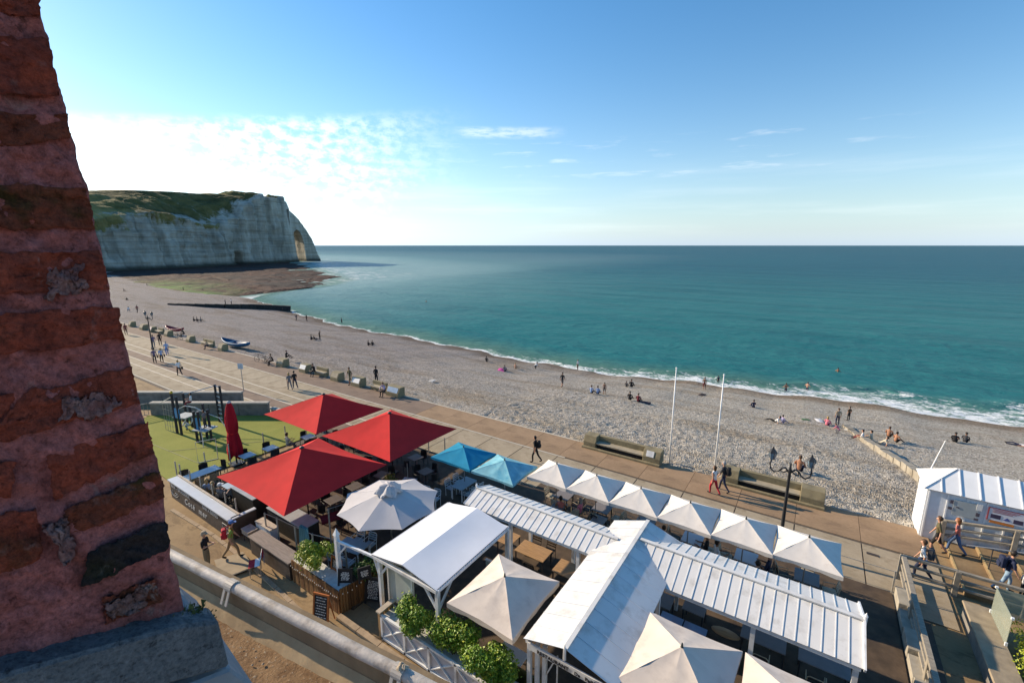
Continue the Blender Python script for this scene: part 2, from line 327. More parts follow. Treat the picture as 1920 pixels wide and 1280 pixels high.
Vg=vi+(vo-vi)*Tg; env=np.clip((1-Tg)*7,0,1)*np.clip((Ug+640)/10,0,1)*np.clip((-194-Ug)/8+.0,0,1)
nz=fbm(Ug*.045,Vg*.045,5,31)
chan=np.abs(fbm(Ug*.02+3,Vg*.035,4,77)-.5)
Zg=SEA-.9+env*(.45+1.7*np.clip(nz-.22,0,1)+1.1*(fbm(Ug*.22,Vg*.3,4,5)-.2))-.7*np.exp(-(chan/.03)**2)*(Tg>.25)
struct(grid('reef',Ug,Vg,Zg,reef_mat(),{'green':np.clip(1-Tg*2.6,0,1)*np.clip((Ug+330)/60,0,1)}))
# ------------------------------------------------------------ chalk cliff
def cliff_mat():
    n=NT('chalk_cliff'); g=n.attr('grass'); co=n.coord()
    z=n.t.nodes.new('ShaderNodeSeparateXYZ'); n.lk(co,z.inputs[0])
    st=n.noise(n.coord((.012,.012,.33)),1.0,7,.66,.5); fine=n.noise(n.coord((.05,.05,1.1)),1.0,4,.6); vert=n.noise(n.coord((.09,.09,.012)),1.0,5,.6); bl=n.noise(n.coord((.05,.05,.05)),1.0,6,.65)
    c=n.ramp(vert,(.3,(.21,.195,.16)),(.5,(.37,.35,.295)),(.7,(.52,.49,.42)))
    c=n.mix(n.math('MULTIPLY',n.rng(st,.44,.66),.8),c,n.mix(1.0,c,(.62,.6,.56),'MULTIPLY'))
    c=n.mix(n.math('MULTIPLY',n.rng(fine,.58,.66),.35),c,(.12,.118,.105))
    c=n.mix(n.math('MULTIPLY',n.rng(bl,.55,.75),.55),c,(.20,.19,.155))
    base=n.math('SUBTRACT',1.0,n.rng(n.math('ADD',z.outputs[2],n.math('MULTIPLY',bl,5)),-3.5,1.2)); c=n.mix(base,c,(.06,.058,.045))
    gr=n.ramp(n.noise(n.coord((.06,.06,.1)),1.0,7,.68),(.3,(.06,.06,.02)),(.40,(.17,.15,.05)),(.54,(.30,.245,.09)),(.75,(.42,.34,.16)))
    gm=n.rng(n.math('ADD',g,n.math('MULTIPLY',n.math('SUBTRACT',n.noise(n.coord((.045,.045,.03)),1.0,6,.7),.5),1.35)),.40,.56)
    gr=n.mix(n.attr('shrub'),gr,(.022,.03,.014))
    c=n.mix(gm,c,gr)
    nr=n.bump(st,.5,1.2); nr=n.bump(bl,.9,2.6,nr); nr=n.bump(vert,.7,3.0,nr); nr=n.bump(fine,.3,.4,nr)
    return n.done(c,.95,nr,.1)
CM=cliff_mat()
PU=np.array([-395,-440,-462,-472,-492,-508,-525,-539,-547.2]); PV=np.array([20,75,124,156,206,240,276,308,331])
seg=np.concatenate([[0],np.cumsum(np.hypot(np.diff(PU),np.diff(PV)))]); LEN=seg[-1]
ns=360; s=np.linspace(0,LEN,ns); cu=np.interp(s,seg,PU); cv=np.interp(s,seg,PV)
def sm(a,k=9): 
    w=np.ones(k)/k; return np.convolve(np.pad(a,(k//2,k//2),'edge'),w,'valid')
cu=sm(cu,15); cv=sm(cv,15); tu=np.gradient(cu); tv=np.gradient(cv); L_=np.hypot(tu,tv); nu=tv/L_; nv=-tu/L_
kk=s/LEN
rim=np.interp(kk,[0,.2,.33,.42,.52,.60,.66,.72,.76,.80,.85,.9,.94,.965,.985,1],[26,30,32,35,41,34,30,36,44,56,65,67,67,66,65,57])+9*(fbm(s*.06,s*0,4,2)-.5)*(kk<.84)
top=np.interp(kk,[0,.2,.33,.42,.52,.60,.66,.72,.76,.80,.85,.9,.94,.965,.985,1],[50,58,62,61,62,63.5,66,66.5,66.5,67,69,69.5,69,68.5,67,58])+3.4*(fbm(s*.06,s*0,5,9)-.5)
for c_,w_,h_ in ((.872,.006,4.2),(.853,.005,3.0),(.972,.004,5.0)): 
    b_=np.exp(-((kk-c_)/w_)**4)*h_; rim+=b_; top+=b_
back=np.interp(kk,[0,.42,.66,.8,.9,1],[120,95,70,38,24,14]); depth=np.interp(kk,[0,.5,.8,.9,1],[320,260,110,48,26])
nf=70; nt=34
rows=[];gr=[];shr=[]
for j in range(nf):
    t=j/(nf-1); z=SEA-1+(rim-SEA+1)*t
    bt=(fbm(s*.035,s*0+t*.6,4,21)-.5)*22+(fbm(s*.12,z*.02,4,33)-.5)*12+(np.abs(fbm(s*.075,s*0+t*.5,4,143)-.5)*-2)*11+(fbm(s*.4,z*.2,4,43)-.5)*5.0+(vnoise(s*.03,z*.22,61)-.5)*2.2
    o=-8*t**1.5*np.interp(kk,[0,.7,1],[1.3,1,.6])+bt*np.clip(.4+t,0,1)*np.clip((1-kk)*14,.15,1)+3.0*np.exp(-(t/.09)**2)
    cave=np.exp(-(((kk-.735)/.018)**2+((z+2.5)/7.5)**2)**2)*16
    o=o-cave
    rows.append((cu+nu*o,cv+nv*o,z)); gr.append((np.clip((t-.62)*1.5,0,.52)+.36*np.clip((fbm(s*.03,s*0+t*3.2,4,91)-.42)*3,0,1)*(t>.3))*np.interp(kk,[0,.3,.62,.78,.86,1],[.7,.8,1.1,.6,.1,0])); shr.append(np.full(ns,t*.4))
b_o=rows[-1]
for j in range(1,nt+1):
    t=j/nt; e=t*t*(3-2*t) if True else t
    bump=(fbm(s*.05,t*6+s*0,5,55)-.5)*np.interp(kk,[0,.3,.6,.8,1],[4,6,9,3,1])*math.sin(math.pi*t)
    z=rim+(top-rim)*np.interp(t,[0,.4,1],[0,.52,1])+bump
    rows.append((b_o[0]-nu*back*t,b_o[1]-nv*back*t,z)); gr.append(np.clip(.45+t*1.2,0,1)*np.interp(kk,[0,.35,.45,.62,.75,.85,1],[1.1,1.1,1.0,.80,.72,.75,.5])); shr.append(np.interp(kk,[0,.40,.52,1],[.0,.05,.8,.8])*np.clip(1.4-t*.3,0,1)*(.6+.4*vnoise(s*.06,s*0+t*5,3)))
for dd,zz in ((.25,1.02),(.5,.98),(1,.9)):
    rows.append((b_o[0]-nu*(back+(depth-back)*dd),b_o[1]-nv*(back+(depth-back)*dd),top*zz)); gr.append(np.full(ns,1.)); shr.append(np.full(ns,.2))
rows.append((b_o[0]-nu*(depth+3),b_o[1]-nv*(depth+3),np.full(ns,SEA-1))); gr.append(np.zeros(ns)); shr.append(np.zeros(ns))
X=np.array([r[0] for r in rows]); Y=np.array([r[1] for r in rows]); Z=np.array([r[2] for r in rows])
cl=grid('cliff',X,Y,Z,CM,{'grass':np.array(gr),'shrub':np.array(shr)}); struct(cl)
# end cap of the headland + arch (flying buttress with an opening)
ex=np.stack([X[:,-1],Y[:,-1],Z[:,-1]],-1)
vs=[tuple(p) for p in ex]; m=MB(); m.add(vs,[(i,i+1,len(vs)-1-i-1,len(vs)-1-i) for i in range(len(vs)//2-1)])
struct(m.build('cliff_end',CM))
outer=[(324,56),(330,51),(336,45.5),(342,39),(347,32.5),(352,24),(357,14),(361,5),(365.5,-8)]
inner=[(324,22),(329,29.5),(332.5,32.5),(336.5,30.5),(339.5,25),(341.5,17),(342.5,9),(343,2),(343.5,-8)]
def arch_u(v): return -546-(v-322)*.14
K=60; q=np.linspace(0,len(outer)-1,K); Ov=np.interp(q,range(len(outer)),[p[0] for p in outer]); Oz=np.interp(q,range(len(outer)),[p[1] for p in outer])
Iv=np.interp(q,range(len(inner)),[p[0] for p in inner]); Iz=np.interp(q,range(len(inner)),[p[1] for p in inner])
ringX=[];ringY=[];ringZ=[]
def rowp(a,bk):
    vv=Iv+(Ov-Iv)*a; zz=Iz+(Oz-Iz)*a
    k_=np.clip(q/len(outer)*1.4,0,1)
    return (arch_u(vv)-bk*38, vv+bk*(3.5*(1-a)*np.clip((q-2.5)/1.5,0,1)-2*a), zz)
prof=[(a,0) for a in np.linspace(0,1,9)]+[(1,b) for b in (.25,.5,.75,1)]+[(a,1) for a in np.linspace(1,0,6)[1:]]+[(0,b) for b in (.8,.6,.4,.2,0)]
for a,b in prof:
    x,y,z=rowp(a,b); nn=(fbm(z*.15+a*9,y*.15+b*7,4,71)-.5)*3.2
    edge=0 if (a,b)==(0,0) else 1
    ringX.append(x+nn*.8); ringY.append(y+nn*.25*edge*(1 if b in(0,1) else .3)); ringZ.append(z+(fbm(z*.3,y*.3+a,3,9)-.5)*1.0)
ringX[-1]=ringX[0];ringY[-1]=ringY[0];ringZ[-1]=ringZ[0]
ar=grid('cliff_arch',np.array(ringX),np.array(ringY),np.array(ringZ),CM,{'grass':np.zeros((len(prof),K)),'shrub':np.zeros((len(prof),K))})
struct(ar)
# ------------------------------------------------------------ groyne far up the beach
GM=M('groyne_timber',(.035,.032,.03),.9,.4,2,.5)
pts=[at_beach(545,583),at_beach(480,579),at_beach(420,577.5),at_beach(365,574.5),at_beach(315,571)]
g=thing('groyne','long dark timber groyne running down the far beach into the sea','groyne',pts[1])
for i in range(4):
    p,q_=pts[i],pts[i+1]; hh=(1.7,1.5,1.1,.7,.3)
    nseg=max(3,int((p-q_).length/2.2))
    for k in range(nseg):
        a=p.lerp(q_,k/nseg); b=p.lerp(q_,(k+.97)/nseg); h=hh[i]+(hh[i+1]-hh[i])*k/nseg
        m=MB(); m.bar(a+Vector((0,0,h/2-.6))-pts[1],b+Vector((0,0,h/2-.6))-pts[1],.9,h+1.2); m.build('timber_panel',GM,g)
# ------------------------------------------------------------ street, promenade, lawn
def ground_mat(name,c1,c2,c3,sc=.25):
    n=NT(name); a=n.noise(n.coord((sc,sc,1)),1.0,6,.62); b=n.noise(n.coord(),9.0,5,.7); d=n.noise(n.coord((.8,1.6,1)),1.0,6,.7,.6)
    c=n.mix(n.rng(a,.38,.62),c1,c2); c=n.mix(n.math('MULTIPLY',n.rng(d,.49,.64),.75),c,c3)
    c=n.mix(.28,c,n.mix(1.0,c,n.ramp(b,(.3,(.45,.45,.45)),(.7,(1,1,1))),'MULTIPLY'))
    return n.done(c,.9,n.bump(b,.35,.01),.2)
STREET=ground_mat('street_asphalt',(.36,.25,.13),(.28,.19,.10),(.18,.12,.065))
m=MB(); m.bb(-460,320,-200,26.3,-2,-.02); struct(m.build('street',STREET))
PAVE=ground_mat('paving_concrete',(.42,.345,.24),(.345,.28,.19),(.26,.20,.125),.4)
BAND=ground_mat('paving_brown',(.37,.25,.15),(.31,.21,.125),(.24,.16,.10),.5)
BANDL=ground_mat('paving_dull_brown',(.255,.185,.135),(.22,.16,.12),(.185,.135,.10),.5)
JOINT=M('joint_sand',(.10,.08,.06),.95); LINE=M('pale_stone',(.52,.46,.36),.85,.12,3)
def edge_kerb(): pass
m=MB(); m.bb(-130,4.6,15.3,26.42,-1.2,.0); prom=struct(m.build('promenade',JOINT))
def slabmesh(name,w,d,mat):
    m=MB(); m.box((0,0,.012),(w,d,.024)); return m.mesh(name,mat)
SP=2.55; sA=slabmesh('slab_light',SP-.05,4.0,PAVE); sB=slabmesh('slab_sea',SP-.02,2.58,BAND); sBL=slabmesh('slab_sea_dull',SP-.02,2.58,BANDL)
sC=slabmesh('slab_strip',SP-.03,1.2,BANDL); sD=slabmesh('slab_inner',SP-.03,2.5,PAVE)
k=0; u=-17.55-SP/2-SP*42
while u<4.2:
    link('paving_slab',sA,prom,(u,21.62,rnd.uniform(-.003,.003)))
    link('paving_slab',sBL if u<-26 else sB,prom,(u,25.08,rnd.uniform(-.003,.003)))
    if u<-34: link('paving_slab',sC,prom,(u,18.92,0)); link('paving_slab',sD,prom,(u,16.98,0))
    elif u<-8: link('paving_slab',sC,prom,(u,18.92,0))
    u+=SP
for v,u1,w in ((23.70,-12,.11),(20.75,-27,.13),(19.56,-26,.12),(18.27,-36,.12),(17.2,-44,.12),(15.62,-47,.12)):
    m=MB(); m.bb(-128,u1,v-w/2,v+w/2,.0,.031); m.build('pale_line',LINE,prom)
m=MB(); m.bb(-128,-12.3,26.32,26.45,-.6,.05); m.build('kerb',LINE,prom)
# drain covers and small wear on the street
for i,(px,py) in enumerate(((1636,1040),)):
    p=at(px,py); m=MB(); m.box((0,0,.03),(.42,.16,.02)); o=m.build('drain_cover',M('iron',(.05,.04,.035),.7),None,p); tag(o,'small dark rectangular drain cover set in the pale paving right of the white parasols','drain cover')
# lawn
def turf_mat():
    n=NT('playground_turf'); a=n.noise(n.coord((.25,.25,1)),1.0,5,.6); b=n.noise(n.coord(),14.0,4,.7)
    c=n.mix(n.rng(a,.35,.65),(.30,.30,.075),(.245,.26,.06)); c=n.mix(.35,c,n.mix(1.0,c,n.ramp(b,(.3,(.5,.5,.5)),(.7,(1.1,1.1,1.1))),'MULTIPLY'))
    return n.done(c,.95,n.bump(b,.6,.02),.1)
m=MB(); m.prism([(-42.3,11.9,0),(-34.6,17.1,0),(-28.2,17.3,0),(-28.2,8.6,0),(-33.2,8.75,0),(-38.5,9.4,0)],(0,0,.045)); struct(m.build('playground_lawn',turf_mat()))
for q in (((-38.2,9.8),(-29.2,10.6)),((-33.5,10.2),(-29.0,15.6))):
    m=MB(); m.bar((q[0][0],q[0][1],.045),(q[1][0],q[1][1],.045),.06,.03); o=m.build('lawn_edging',M('turf_seam',(.26,.25,.10),.9)); struct(o)
# concrete walls behind the playground
WALL=M('weathered_concrete',(.20,.185,.16),.9,.25,2.2,.4,dirt=(.10,.095,.08),dscale=.9)
COPE=M('concrete_coping',(.36,.33,.28),.9,.15,3)
def low_wall(label,p,q,h,th,cope=.12):
    p,q=Vector(p),Vector(q); mid=(p+q)/2; t=thing('low_wall',label,'wall',mid)
    n=max(1,int((q-p).length/1.9))
    for i in range(n):
        a=p.lerp(q,i/n)-mid; b=p.lerp(q,(i+.985)/n)-mid
        m=MB(); m.bar(a+Vector((0,0,h/2)),b+Vector((0,0,h/2)),th,h); m.build('wall_panel',WALL,t)
    m=MB(); m.bar(p-mid+Vector((0,0,h+cope/2)),q-mid+Vector((0,0,h+cope/2)),th+.14,cope); m.build('coping',COPE,t); return t
low_wall('grey concrete wall with pale coping, the one farther from the playground lawn',(-50,10.1,0),(-39,17.5,0),.95,.3)
low_wall('grey concrete wall with pale coping directly behind the climbing frame',(-42.2,12.2,0),(-34.6,17.35,0),.95,.3)
low_wall('short concrete wall continuing beside the top red parasol along the lawn',(-34.3,17.45,0),(-28.4,17.6,0),.55,.25)
m=MB()
for k in range(9): m.bar((0,.25*k,.1),(0,.25*k,1.0),.03)
m.bar((0,0,1.0),(0,2.0,1.0),.05); m.bar((0,0,.12),(0,2.0,.12),.05)
o=m.build('fence',M('grey_steel',(.2,.19,.17),.6),None,(-42.6,10.0,0)); o.rotation_euler=(0,0,R(-10)); tag(o,'small grey bar fence at the left end of the playground wall','fence')
# ------------------------------------------------------------ brick pillar beside the camera, parapet
def cam2w(r,f,z=0): return Vector((r*math.cos(YAW)-f*math.sin(YAW), r*math.sin(YAW)+f*math.cos(YAW), CAMH+z))
C0=cam2w(-.49,.55); HN=(cam2w(math.cos(R(40)),-math.sin(R(40)))-Vector((0,0,CAMH))).normalized()   # face normal, towards the window
CP=Vector((0,0,CAMH))
def onface(px,py,proud=0.0):
    d=ray(px,py); t=(C0+HN*proud-CP).dot(HN)/d.dot(HN); return CP+d*t
def brick_mat(name,c1,c2,moss,white):
    n=NT(name); co=n.coord((1,1,1)); a=n.noise(co,26,7,.7); b=n.noise(co,150,6,.75); d=n.noise(co,9,5,.6)
    c=n.mix(n.rng(a,.35,.65),c1,c2); c=n.mix(n.math('MULTIPLY',n.rng(d,.54,.66),moss),c,(.035,.036,.012))
    w=n.rng(n.noise(co,19,6,.65,.4),.60,.68); c=n.mix(n.math('MULTIPLY',w,white),c,(.42,.38,.37))
    e_=n.noise(co,58,5,.7); c=n.mix(.75,c,n.mix(1.0,c,n.ramp(b,(.30,(.22,.22,.22)),(.5,(.95,.95,.95)),(.72,(1.55,1.5,1.45))),'MULTIPLY')); c=n.mix(n.math('MULTIPLY',n.rng(e_,.60,.68),.75),c,n.mix(1.0,c,(.28,.26,.26),'MULTIPLY'))
    return n.done(c,.92,n.bump(b,1.0,.006,n.bump(a,1.0,.014)),.15)
BR=[brick_mat('brick_red',(.36,.080,.048),(.23,.054,.038),.45,.15),brick_mat('brick_mossy',(.26,.072,.042),(.19,.055,.034),.9,.2),brick_mat('brick_pale',(.36,.082,.05),(.23,.056,.038),.4,.5),brick_mat('brick_grey',(.045,.036,.038),(.03,.025,.026),.5,.2)]
MORT=brick_mat('mortar_pink',(.50,.175,.165),(.35,.115,.105),.2,.25)
SLATE=brick_mat('slate_sill',(.13,.15,.17),(.18,.20,.22),.1,.45)
edgepx=[(-75,-640),(-22,-430),(30,-220),(55,-120),(76,0),(92,80),(118,178),(138,262),(164,352),(181,430),(206,540),(222,600),(250,685),(263,750),(285,830),(306,905),(316,1000),(322,1042),(335,1090),(347,1142),(352,1210),(360,1300),(372,1420)]
EY=[p[1] for p in edgepx]; EX=[p[0] for p in edgepx]
pil=thing('brick_pillar','close red brick window pillar with crumbling pink mortar along the left edge','pillar',onface(100,1000))
base=pil.location.copy()
ny,nx=300,84; P=np.zeros((ny,nx+8,3))
for i in range(ny):
    py=-640+2060*i/(ny-1); ex=np.interp(py,EY,EX)
    for j in range(nx):
        px=-620+(ex+620)*j/(nx-1); p=onface(px,py)
        a,b=px*.02,py*.02
        nn=float(fbm(np.array([a*1.6]),np.array([b*1.6]),6,5)[0]-.5)*.024; ed=(float(fbm(np.array([b*2.2]),np.array([7.]),4,15)[0])-.5)*.006 if j==nx-1 else 0
        p=p+HN*nn*(1 if j<nx-1 else .2); 
        if j==nx-1: p=p+(onface(ex+10,py)-onface(ex,py)).normalized()*ed-HN*.006
        P[i,j]=p-base
    for j in range(8): P[i,nx+j]=P[i,nx-1]-np.array(HN)*(.05*(j+1))
g_=grid('mortar',P[:,:,0],P[:,:,1],P[:,:,2],MORT); g_.parent=pil; g_.location=(0,0,0)
def brick(quad,mi,proud=.006,jag=.0022):
    (x0,y0),(x1,y1),(x2,y2),(x3,y3)=quad; n=34; m_=16
    vs=np.zeros((m_+2,n+2,3))
    for i in range(m_+2):
        for j in range(n+2):
            u=min(max((j-1)/(n-1),0),1); v=min(max((i-1)/(m_-1),0),1)
            px=(x0*(1-u)+x1*u)*(1-v)+(x3*(1-u)+x2*u)*v; py=(y0*(1-u)+y1*u)*(1-v)+(y3*(1-u)+y2*u)*v
            rim=i in(0,m_+1) or j in(0,n+1)
            jx=(vnoise(np.array([px*.045+py*.01]),np.array([py*.06]),3)[0]-.5); jy=(vnoise(np.array([px*.05]),np.array([py*.045]),8)[0]-.5)
            h=float(fbm(np.array([px*.045]),np.array([py*.045]),5,19)[0]-.5)*.018; jx+=(vnoise(np.array([px*.21]),np.array([py*.23]),23)[0]-.5)*.7; jy+=(vnoise(np.array([px*.19]),np.array([py*.25]),28)[0]-.5)*.7
            jk=2.2 if mi==4 else 1; p=onface(px+jx*9*jk,py+jy*10*jk,-.02 if rim else proud+h); vs[i,j]=p-base
    o=grid('brick',vs[:,:,0],vs[:,:,1],vs[:,:,2],BR[mi]); o.parent=pil
for q,mi in (([(-480,-610),(-72,-600),(-55,-530),(-480,-520)],0),([(-480,-480),(-42,-475),(-20,-400),(-480,-390)],1),([(-480,-350),(-10,-345),(14,-270),(-480,-260)],0),([(-480,-225),(24,-222),(40,-180),(-480,-178)],2),([(-300,-150),(46,-140),(58,-40),(-300,-50)],0),([(-300,-35),(70,-30),(78,28),(-300,26)],0),([(-300,62),(94,74),(114,178),(-300,168)],0),([(-300,200),(124,214),(134,262),(-300,302)],1),([(-300,338),(162,352),(178,430),(-300,428)],1),
    ([(-300,476),(186,470),(206,540),(-300,566)],2),([(-300,610),(222,572),(236,636),(-300,700)],0),([(50,735),(250,690),(262,756),(-40,840)],2),([(-300,760),(40,736),(-60,850),(-300,900)],0),([(86,856),(278,790),(290,850),(100,935)],0),
    ([(105,962),(300,880),(306,930),(140,1000)],1),([(162,1040),(310,972),(317,1030),(155,1100)],3),([(-200,985),(70,955),(80,1050),(-200,1120)],0),([(190,1122),(296,1082),(300,1130),(196,1172)],2),([(-300,880),(30,868),(20,930),(-300,950)],0)):
    brick(q,mi)
PATCH=brick_mat('pale_render',(.33,.22,.22),(.24,.11,.105),.3,.4)
BR.append(PATCH)
for q in ([(92,512),(150,500),(160,540),(88,556)],[(120,752),(212,738),(222,765),(118,785)],[(78,985),(128,968),(140,1020),(118,1062)],[(190,1128),(292,1098),(268,1146),(205,1160)]): 
    brick(q,4,.010)
    bpy.data.objects[-1] if False else None
for o_ in pil.children:
    if o_.type=='MESH' and o_.data.materials and o_.data.materials[0]==PATCH: o_.name='render_patch'
# body of the pillar behind its weathered face, from the roof terrace up past the window head
HD=cam2w(math.sin(R(40)),math.cos(R(40)))-CP
hr=min((onface(np.interp(y,EY,EX),y)-C0).dot(HD) for y in range(-640,1420,60))-.02
m=MB(); a=C0-HN*.05+HD*hr; b=C0-HN*.05+HD*(hr-.45); a.z=b.z=10.68; c=b-HN*.34; d=a-HN*.34
m.prism([p-base for p in (a,b,c,d)],(0,0,4.6)); m.build('pillar_core',MORT,pil)
# moss tuft at the foot of the pillar
m=MB()
for k in range(420):
    p=onface(352+rnd.gauss(14,14),1158+rnd.gauss(0,9),rnd.uniform(-.03,.012))-base; d=Vector((rnd.uniform(-1,1),rnd.uniform(-1,1),rnd.uniform(.2,1)))*.006
    e=Vector((rnd.uniform(-1,1),rnd.uniform(-1,1),rnd.uniform(-1,1)))*.004; m.add([p,p+d+e,p+d-e],[(0,1,2)])
o=m.build('moss',M('moss_green',(.07,.08,.02),.9,.4,60),pil); o['kind']='stuff'
def slab(name,quad,pr,back,mat):
    f=[onface(x,y,pr)-base for x,y in quad]; m=MB(); m.prism(f,-HN*back); return m.build(name,mat,pil,bevel=.004)
slab('stone_sill',[(-300,1335),(0,1266),(340,1172),(410,1164),(431,1250),(-300,1460)],.035,.045,SLATE)
slab('lower_sill',[(-300,1475),(150,1365),(432,1253),(478,1285),(520,1420),(-300,1700)],.03,.28,M('zinc_sill',(.16,.19,.22),.6,.2,20,.2))
# parapet with round coping in front of the window
ZC=11.0; A0=at(325,1042,ZC); A1=at(790,1280,ZC); dA=(A1-A0).normalized(); nA=Vector((-dA.y,dA.x,0))
P0=A0-dA*2.2; P1=A1+dA*1.6; mid=(P0+P1)/2
pt=thing('parapet_wall','rendered parapet below the window with a round grey coping pipe and forked clips','parapet',mid)
REND=ground_mat('parapet_render',(.25,.185,.11),(.19,.14,.085),(.12,.09,.055),3.0)  # shade on the wall face is put into this darker colour
m=MB(); n_=60
for k in range(2): pass
X=[];Y=[];Z=[]
m.bar(P0-mid+nA*.03+Vector((0,0,-.36)),P1-mid+nA*.03+Vector((0,0,-.36)),.08,.70); m.build('wall',REND,pt)
ZINC=M('weathered_zinc',(.42,.38,.33),.65,.22,14,.12,60,dirt=(.24,.20,.16),dscale=6)
m=MB(); N=64; pts=[P0.lerp(P1,i/N)-mid+Vector((0,0,rnd.uniform(-.0015,.0015))) for i in range(N+1)]; m.tube(pts,[.030+rnd.uniform(-.0006,.0006) for _ in pts],14); m.build('round_coping',ZINC,pt,smooth=True)
CLIP=M('clip_metal',(.46,.41,.34),.55,.1,30)
def clip(px,py):
    c=at(px,py,ZC)-mid; c=pts[min(range(len(pts)),key=lambda i:(pts[i]-c).length)]
    m=MB(); r=.0345; w=.062
    arc=[(math.cos(a)*r,math.sin(a)*r) for a in np.linspace(R(20),R(190),9)]
    for (a,b),(c2,d2) in zip(arc,arc[1:]):
        p=c+nA*a+Vector((0,0,b)); q=c+nA*c2+Vector((0,0,d2)); m.bar(p,q,w,.006,up=dA.cross(q-p))
    for s_ in (-1,1):
        st=c-nA*.0345+Vector((0,0,-.005))+dA*s_*.021; m.bar(st,st+Vector((0,0,-.075))-nA*.03,.018,.006,up=nA)
    m.build('clip',CLIP,pt)
clip(452,1090); clip(738,1252)
m=MB(); nv=50; a_=[P0.lerp(P1,i/nv)-mid-nA*.012 for i in range(nv+1)]
for i in range(nv):
    p,q=a_[i],a_[i+1]; w0,w1=[.06+.04*float(fbm(np.array([j*.35]),np.array([3.]),3,6)[0]) for j in (i,i+1)]
    m.add([p+Vector((0,0,-.12)),q+Vector((0,0,-.12)),q-nA*w1+Vector((0,0,-.192)),p-nA*w0+Vector((0,0,-.192))],[(0,1,2,3)])
m.build('mortar_fillet',ground_mat('fillet_mortar',(.42,.31,.175),(.34,.245,.135),(.24,.17,.095),4.0),pt)  # sunlight on the fillet is put into a colour lighter than the wall
fl=MB(); rows=30; 
nU,nV=90,60; Ug,Vg=np.meshgrid(np.linspace(-.3,3.4,nU),np.linspace(-1.4,.0,nV),indexing='ij')
X=P0.x+dA.x*Ug*1.45+nA.x*Vg; Y=P0.y+dA.y*Ug*1.45+nA.y*Vg
rough_=np.clip((fbm(Ug*3,Vg*5,4,3)-.42)*3,0,1)*np.clip((-.16-Vg)*8,0,1)
Z=10.82+rough_*.03+(fbm(Ug*26,Vg*26,4,8)-.5)*.05*np.clip((-.12-Vg)*7,0,1)+(fbm(Ug*60,Vg*60,2,18)-.5)*.012
def rubble_mat():
    n=NT('roof_rubble'); a=n.noise(n.coord(),7,6,.65); b=n.noise(n.coord(),60,4,.7); v=n.voro(n.coord(),42.0)
    c=n.mix(n.rng(a,.4,.6),(.24,.15,.075),(.15,.085,.04)); c=n.mix(n.rng(b,.58,.68),c,(.36,.29,.2)); return n.done(c,.9,n.bump(b,.8,.01),.2)
o=grid('roof_terrace',X,Y,Z,rubble_mat()); struct(o)
m=MB()
for k in range(500):
    a=rnd.uniform(0,4.6); b=rnd.uniform(-1.2,-.12); c=P0+dA*a+nA*b; c.z=10.83; s_=rnd.uniform(.003,.010)*(3 if rnd.random()<.02 else 1)
    m.lathe([(0,s_*.7),(s_,s_*.1),(0,-s_*.5)],5,0,c)
o=m.build('debris',M('debris_stone',(.36,.29,.2),.9,.4,50)); o['kind']='stuff'; o['label']='small stones and mortar crumbs on the brown roof terrace below the window'; o['category']='debris'
p=at(757,1262,11.0); m=MB(); 
for k in range(9): m.lathe([(0,.012),(.014,.002),(0,-.01)],6,0,(rnd.gauss(0,.013),rnd.gauss(0,.008),.0))
o=m.build('crumb',M('debris_stone',(.36,.29,.2)),None,p+Vector((0,.0,.042))); tag(o,'small crumb of mortar lying on the grey coping pipe beside the nearer clip','debris')
# the house front below the parapet, down to the street
m=MB(); m.bb(-12,14,-6,.0,-.02,10.66); fr=m.build('house_front',M('house_render',(.36,.3,.22),.9,.15,.8,.2)); tag(fr,'plain rendered front of the house below the roof terrace of the window','house')
# ------------------------------------------------------------ restaurant buildings
WHITE=M('white_painted_wood',(.74,.75,.75),.55,.06,5,dirt=(.55,.54,.52),dscale=2)
ROOF=M('white_metal_roof',(.69,.68,.65),.5,.06,1.2,.05,3,dirt=(.52,.50,.46),dscale=1.7,spec=.5)
SEAM=M('metal_seam',(.62,.65,.68),.4,.05,4,spec=.5)
SOFF=M('dark_soffit',(.10,.09,.08),.8)
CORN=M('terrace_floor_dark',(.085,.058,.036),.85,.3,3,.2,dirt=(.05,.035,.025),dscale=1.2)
WOODT=M('honey_wood_top',(.40,.24,.11),.5,.2,3,stretch=(1,8,1))
GREYT=M('grey_table_top',(.20,.185,.185),.55,.08,4)
def floor(x0,x1,y0,y1,z,name='terrace_floor',mat=None):
    m=MB(); m.bb(x0,x1,y0,y1,-.4,z); return struct(m.build(name,mat or CORN))
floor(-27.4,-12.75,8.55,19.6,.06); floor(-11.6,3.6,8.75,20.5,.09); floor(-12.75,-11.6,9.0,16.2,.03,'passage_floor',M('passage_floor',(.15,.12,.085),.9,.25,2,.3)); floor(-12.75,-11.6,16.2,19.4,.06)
BAR_BASE=CORN
def seam_roof(bld,edgeA,edgeB,n,clipx=None,gapz=.0,mat=ROOF):
    """one slope: edgeA = eave (p,q), edgeB = ridge (p,q); n panels with raised seams between them"""
    a0,a1=map(Vector,edgeA); b0,b1=map(Vector,edgeB); o=bld.location
    nrm=(a1-a0).cross(b0-a0).normalized()
    if nrm.z<0: nrm=-nrm
    for i in range(n):
        t0,t1=i/n+.0012,(i+1)/n-.0012
        qd=[a0.lerp(a1,t0),a0.lerp(a1,t1),b0.lerp(b1,t1),b0.lerp(b1,t0)]
        dz=nrm*rnd.uniform(-.002,.002)
        m=MB(); m.prism([p+dz-o for p in qd],-nrm*.02); m.build('roof_panel',mat,bld)
    return nrm
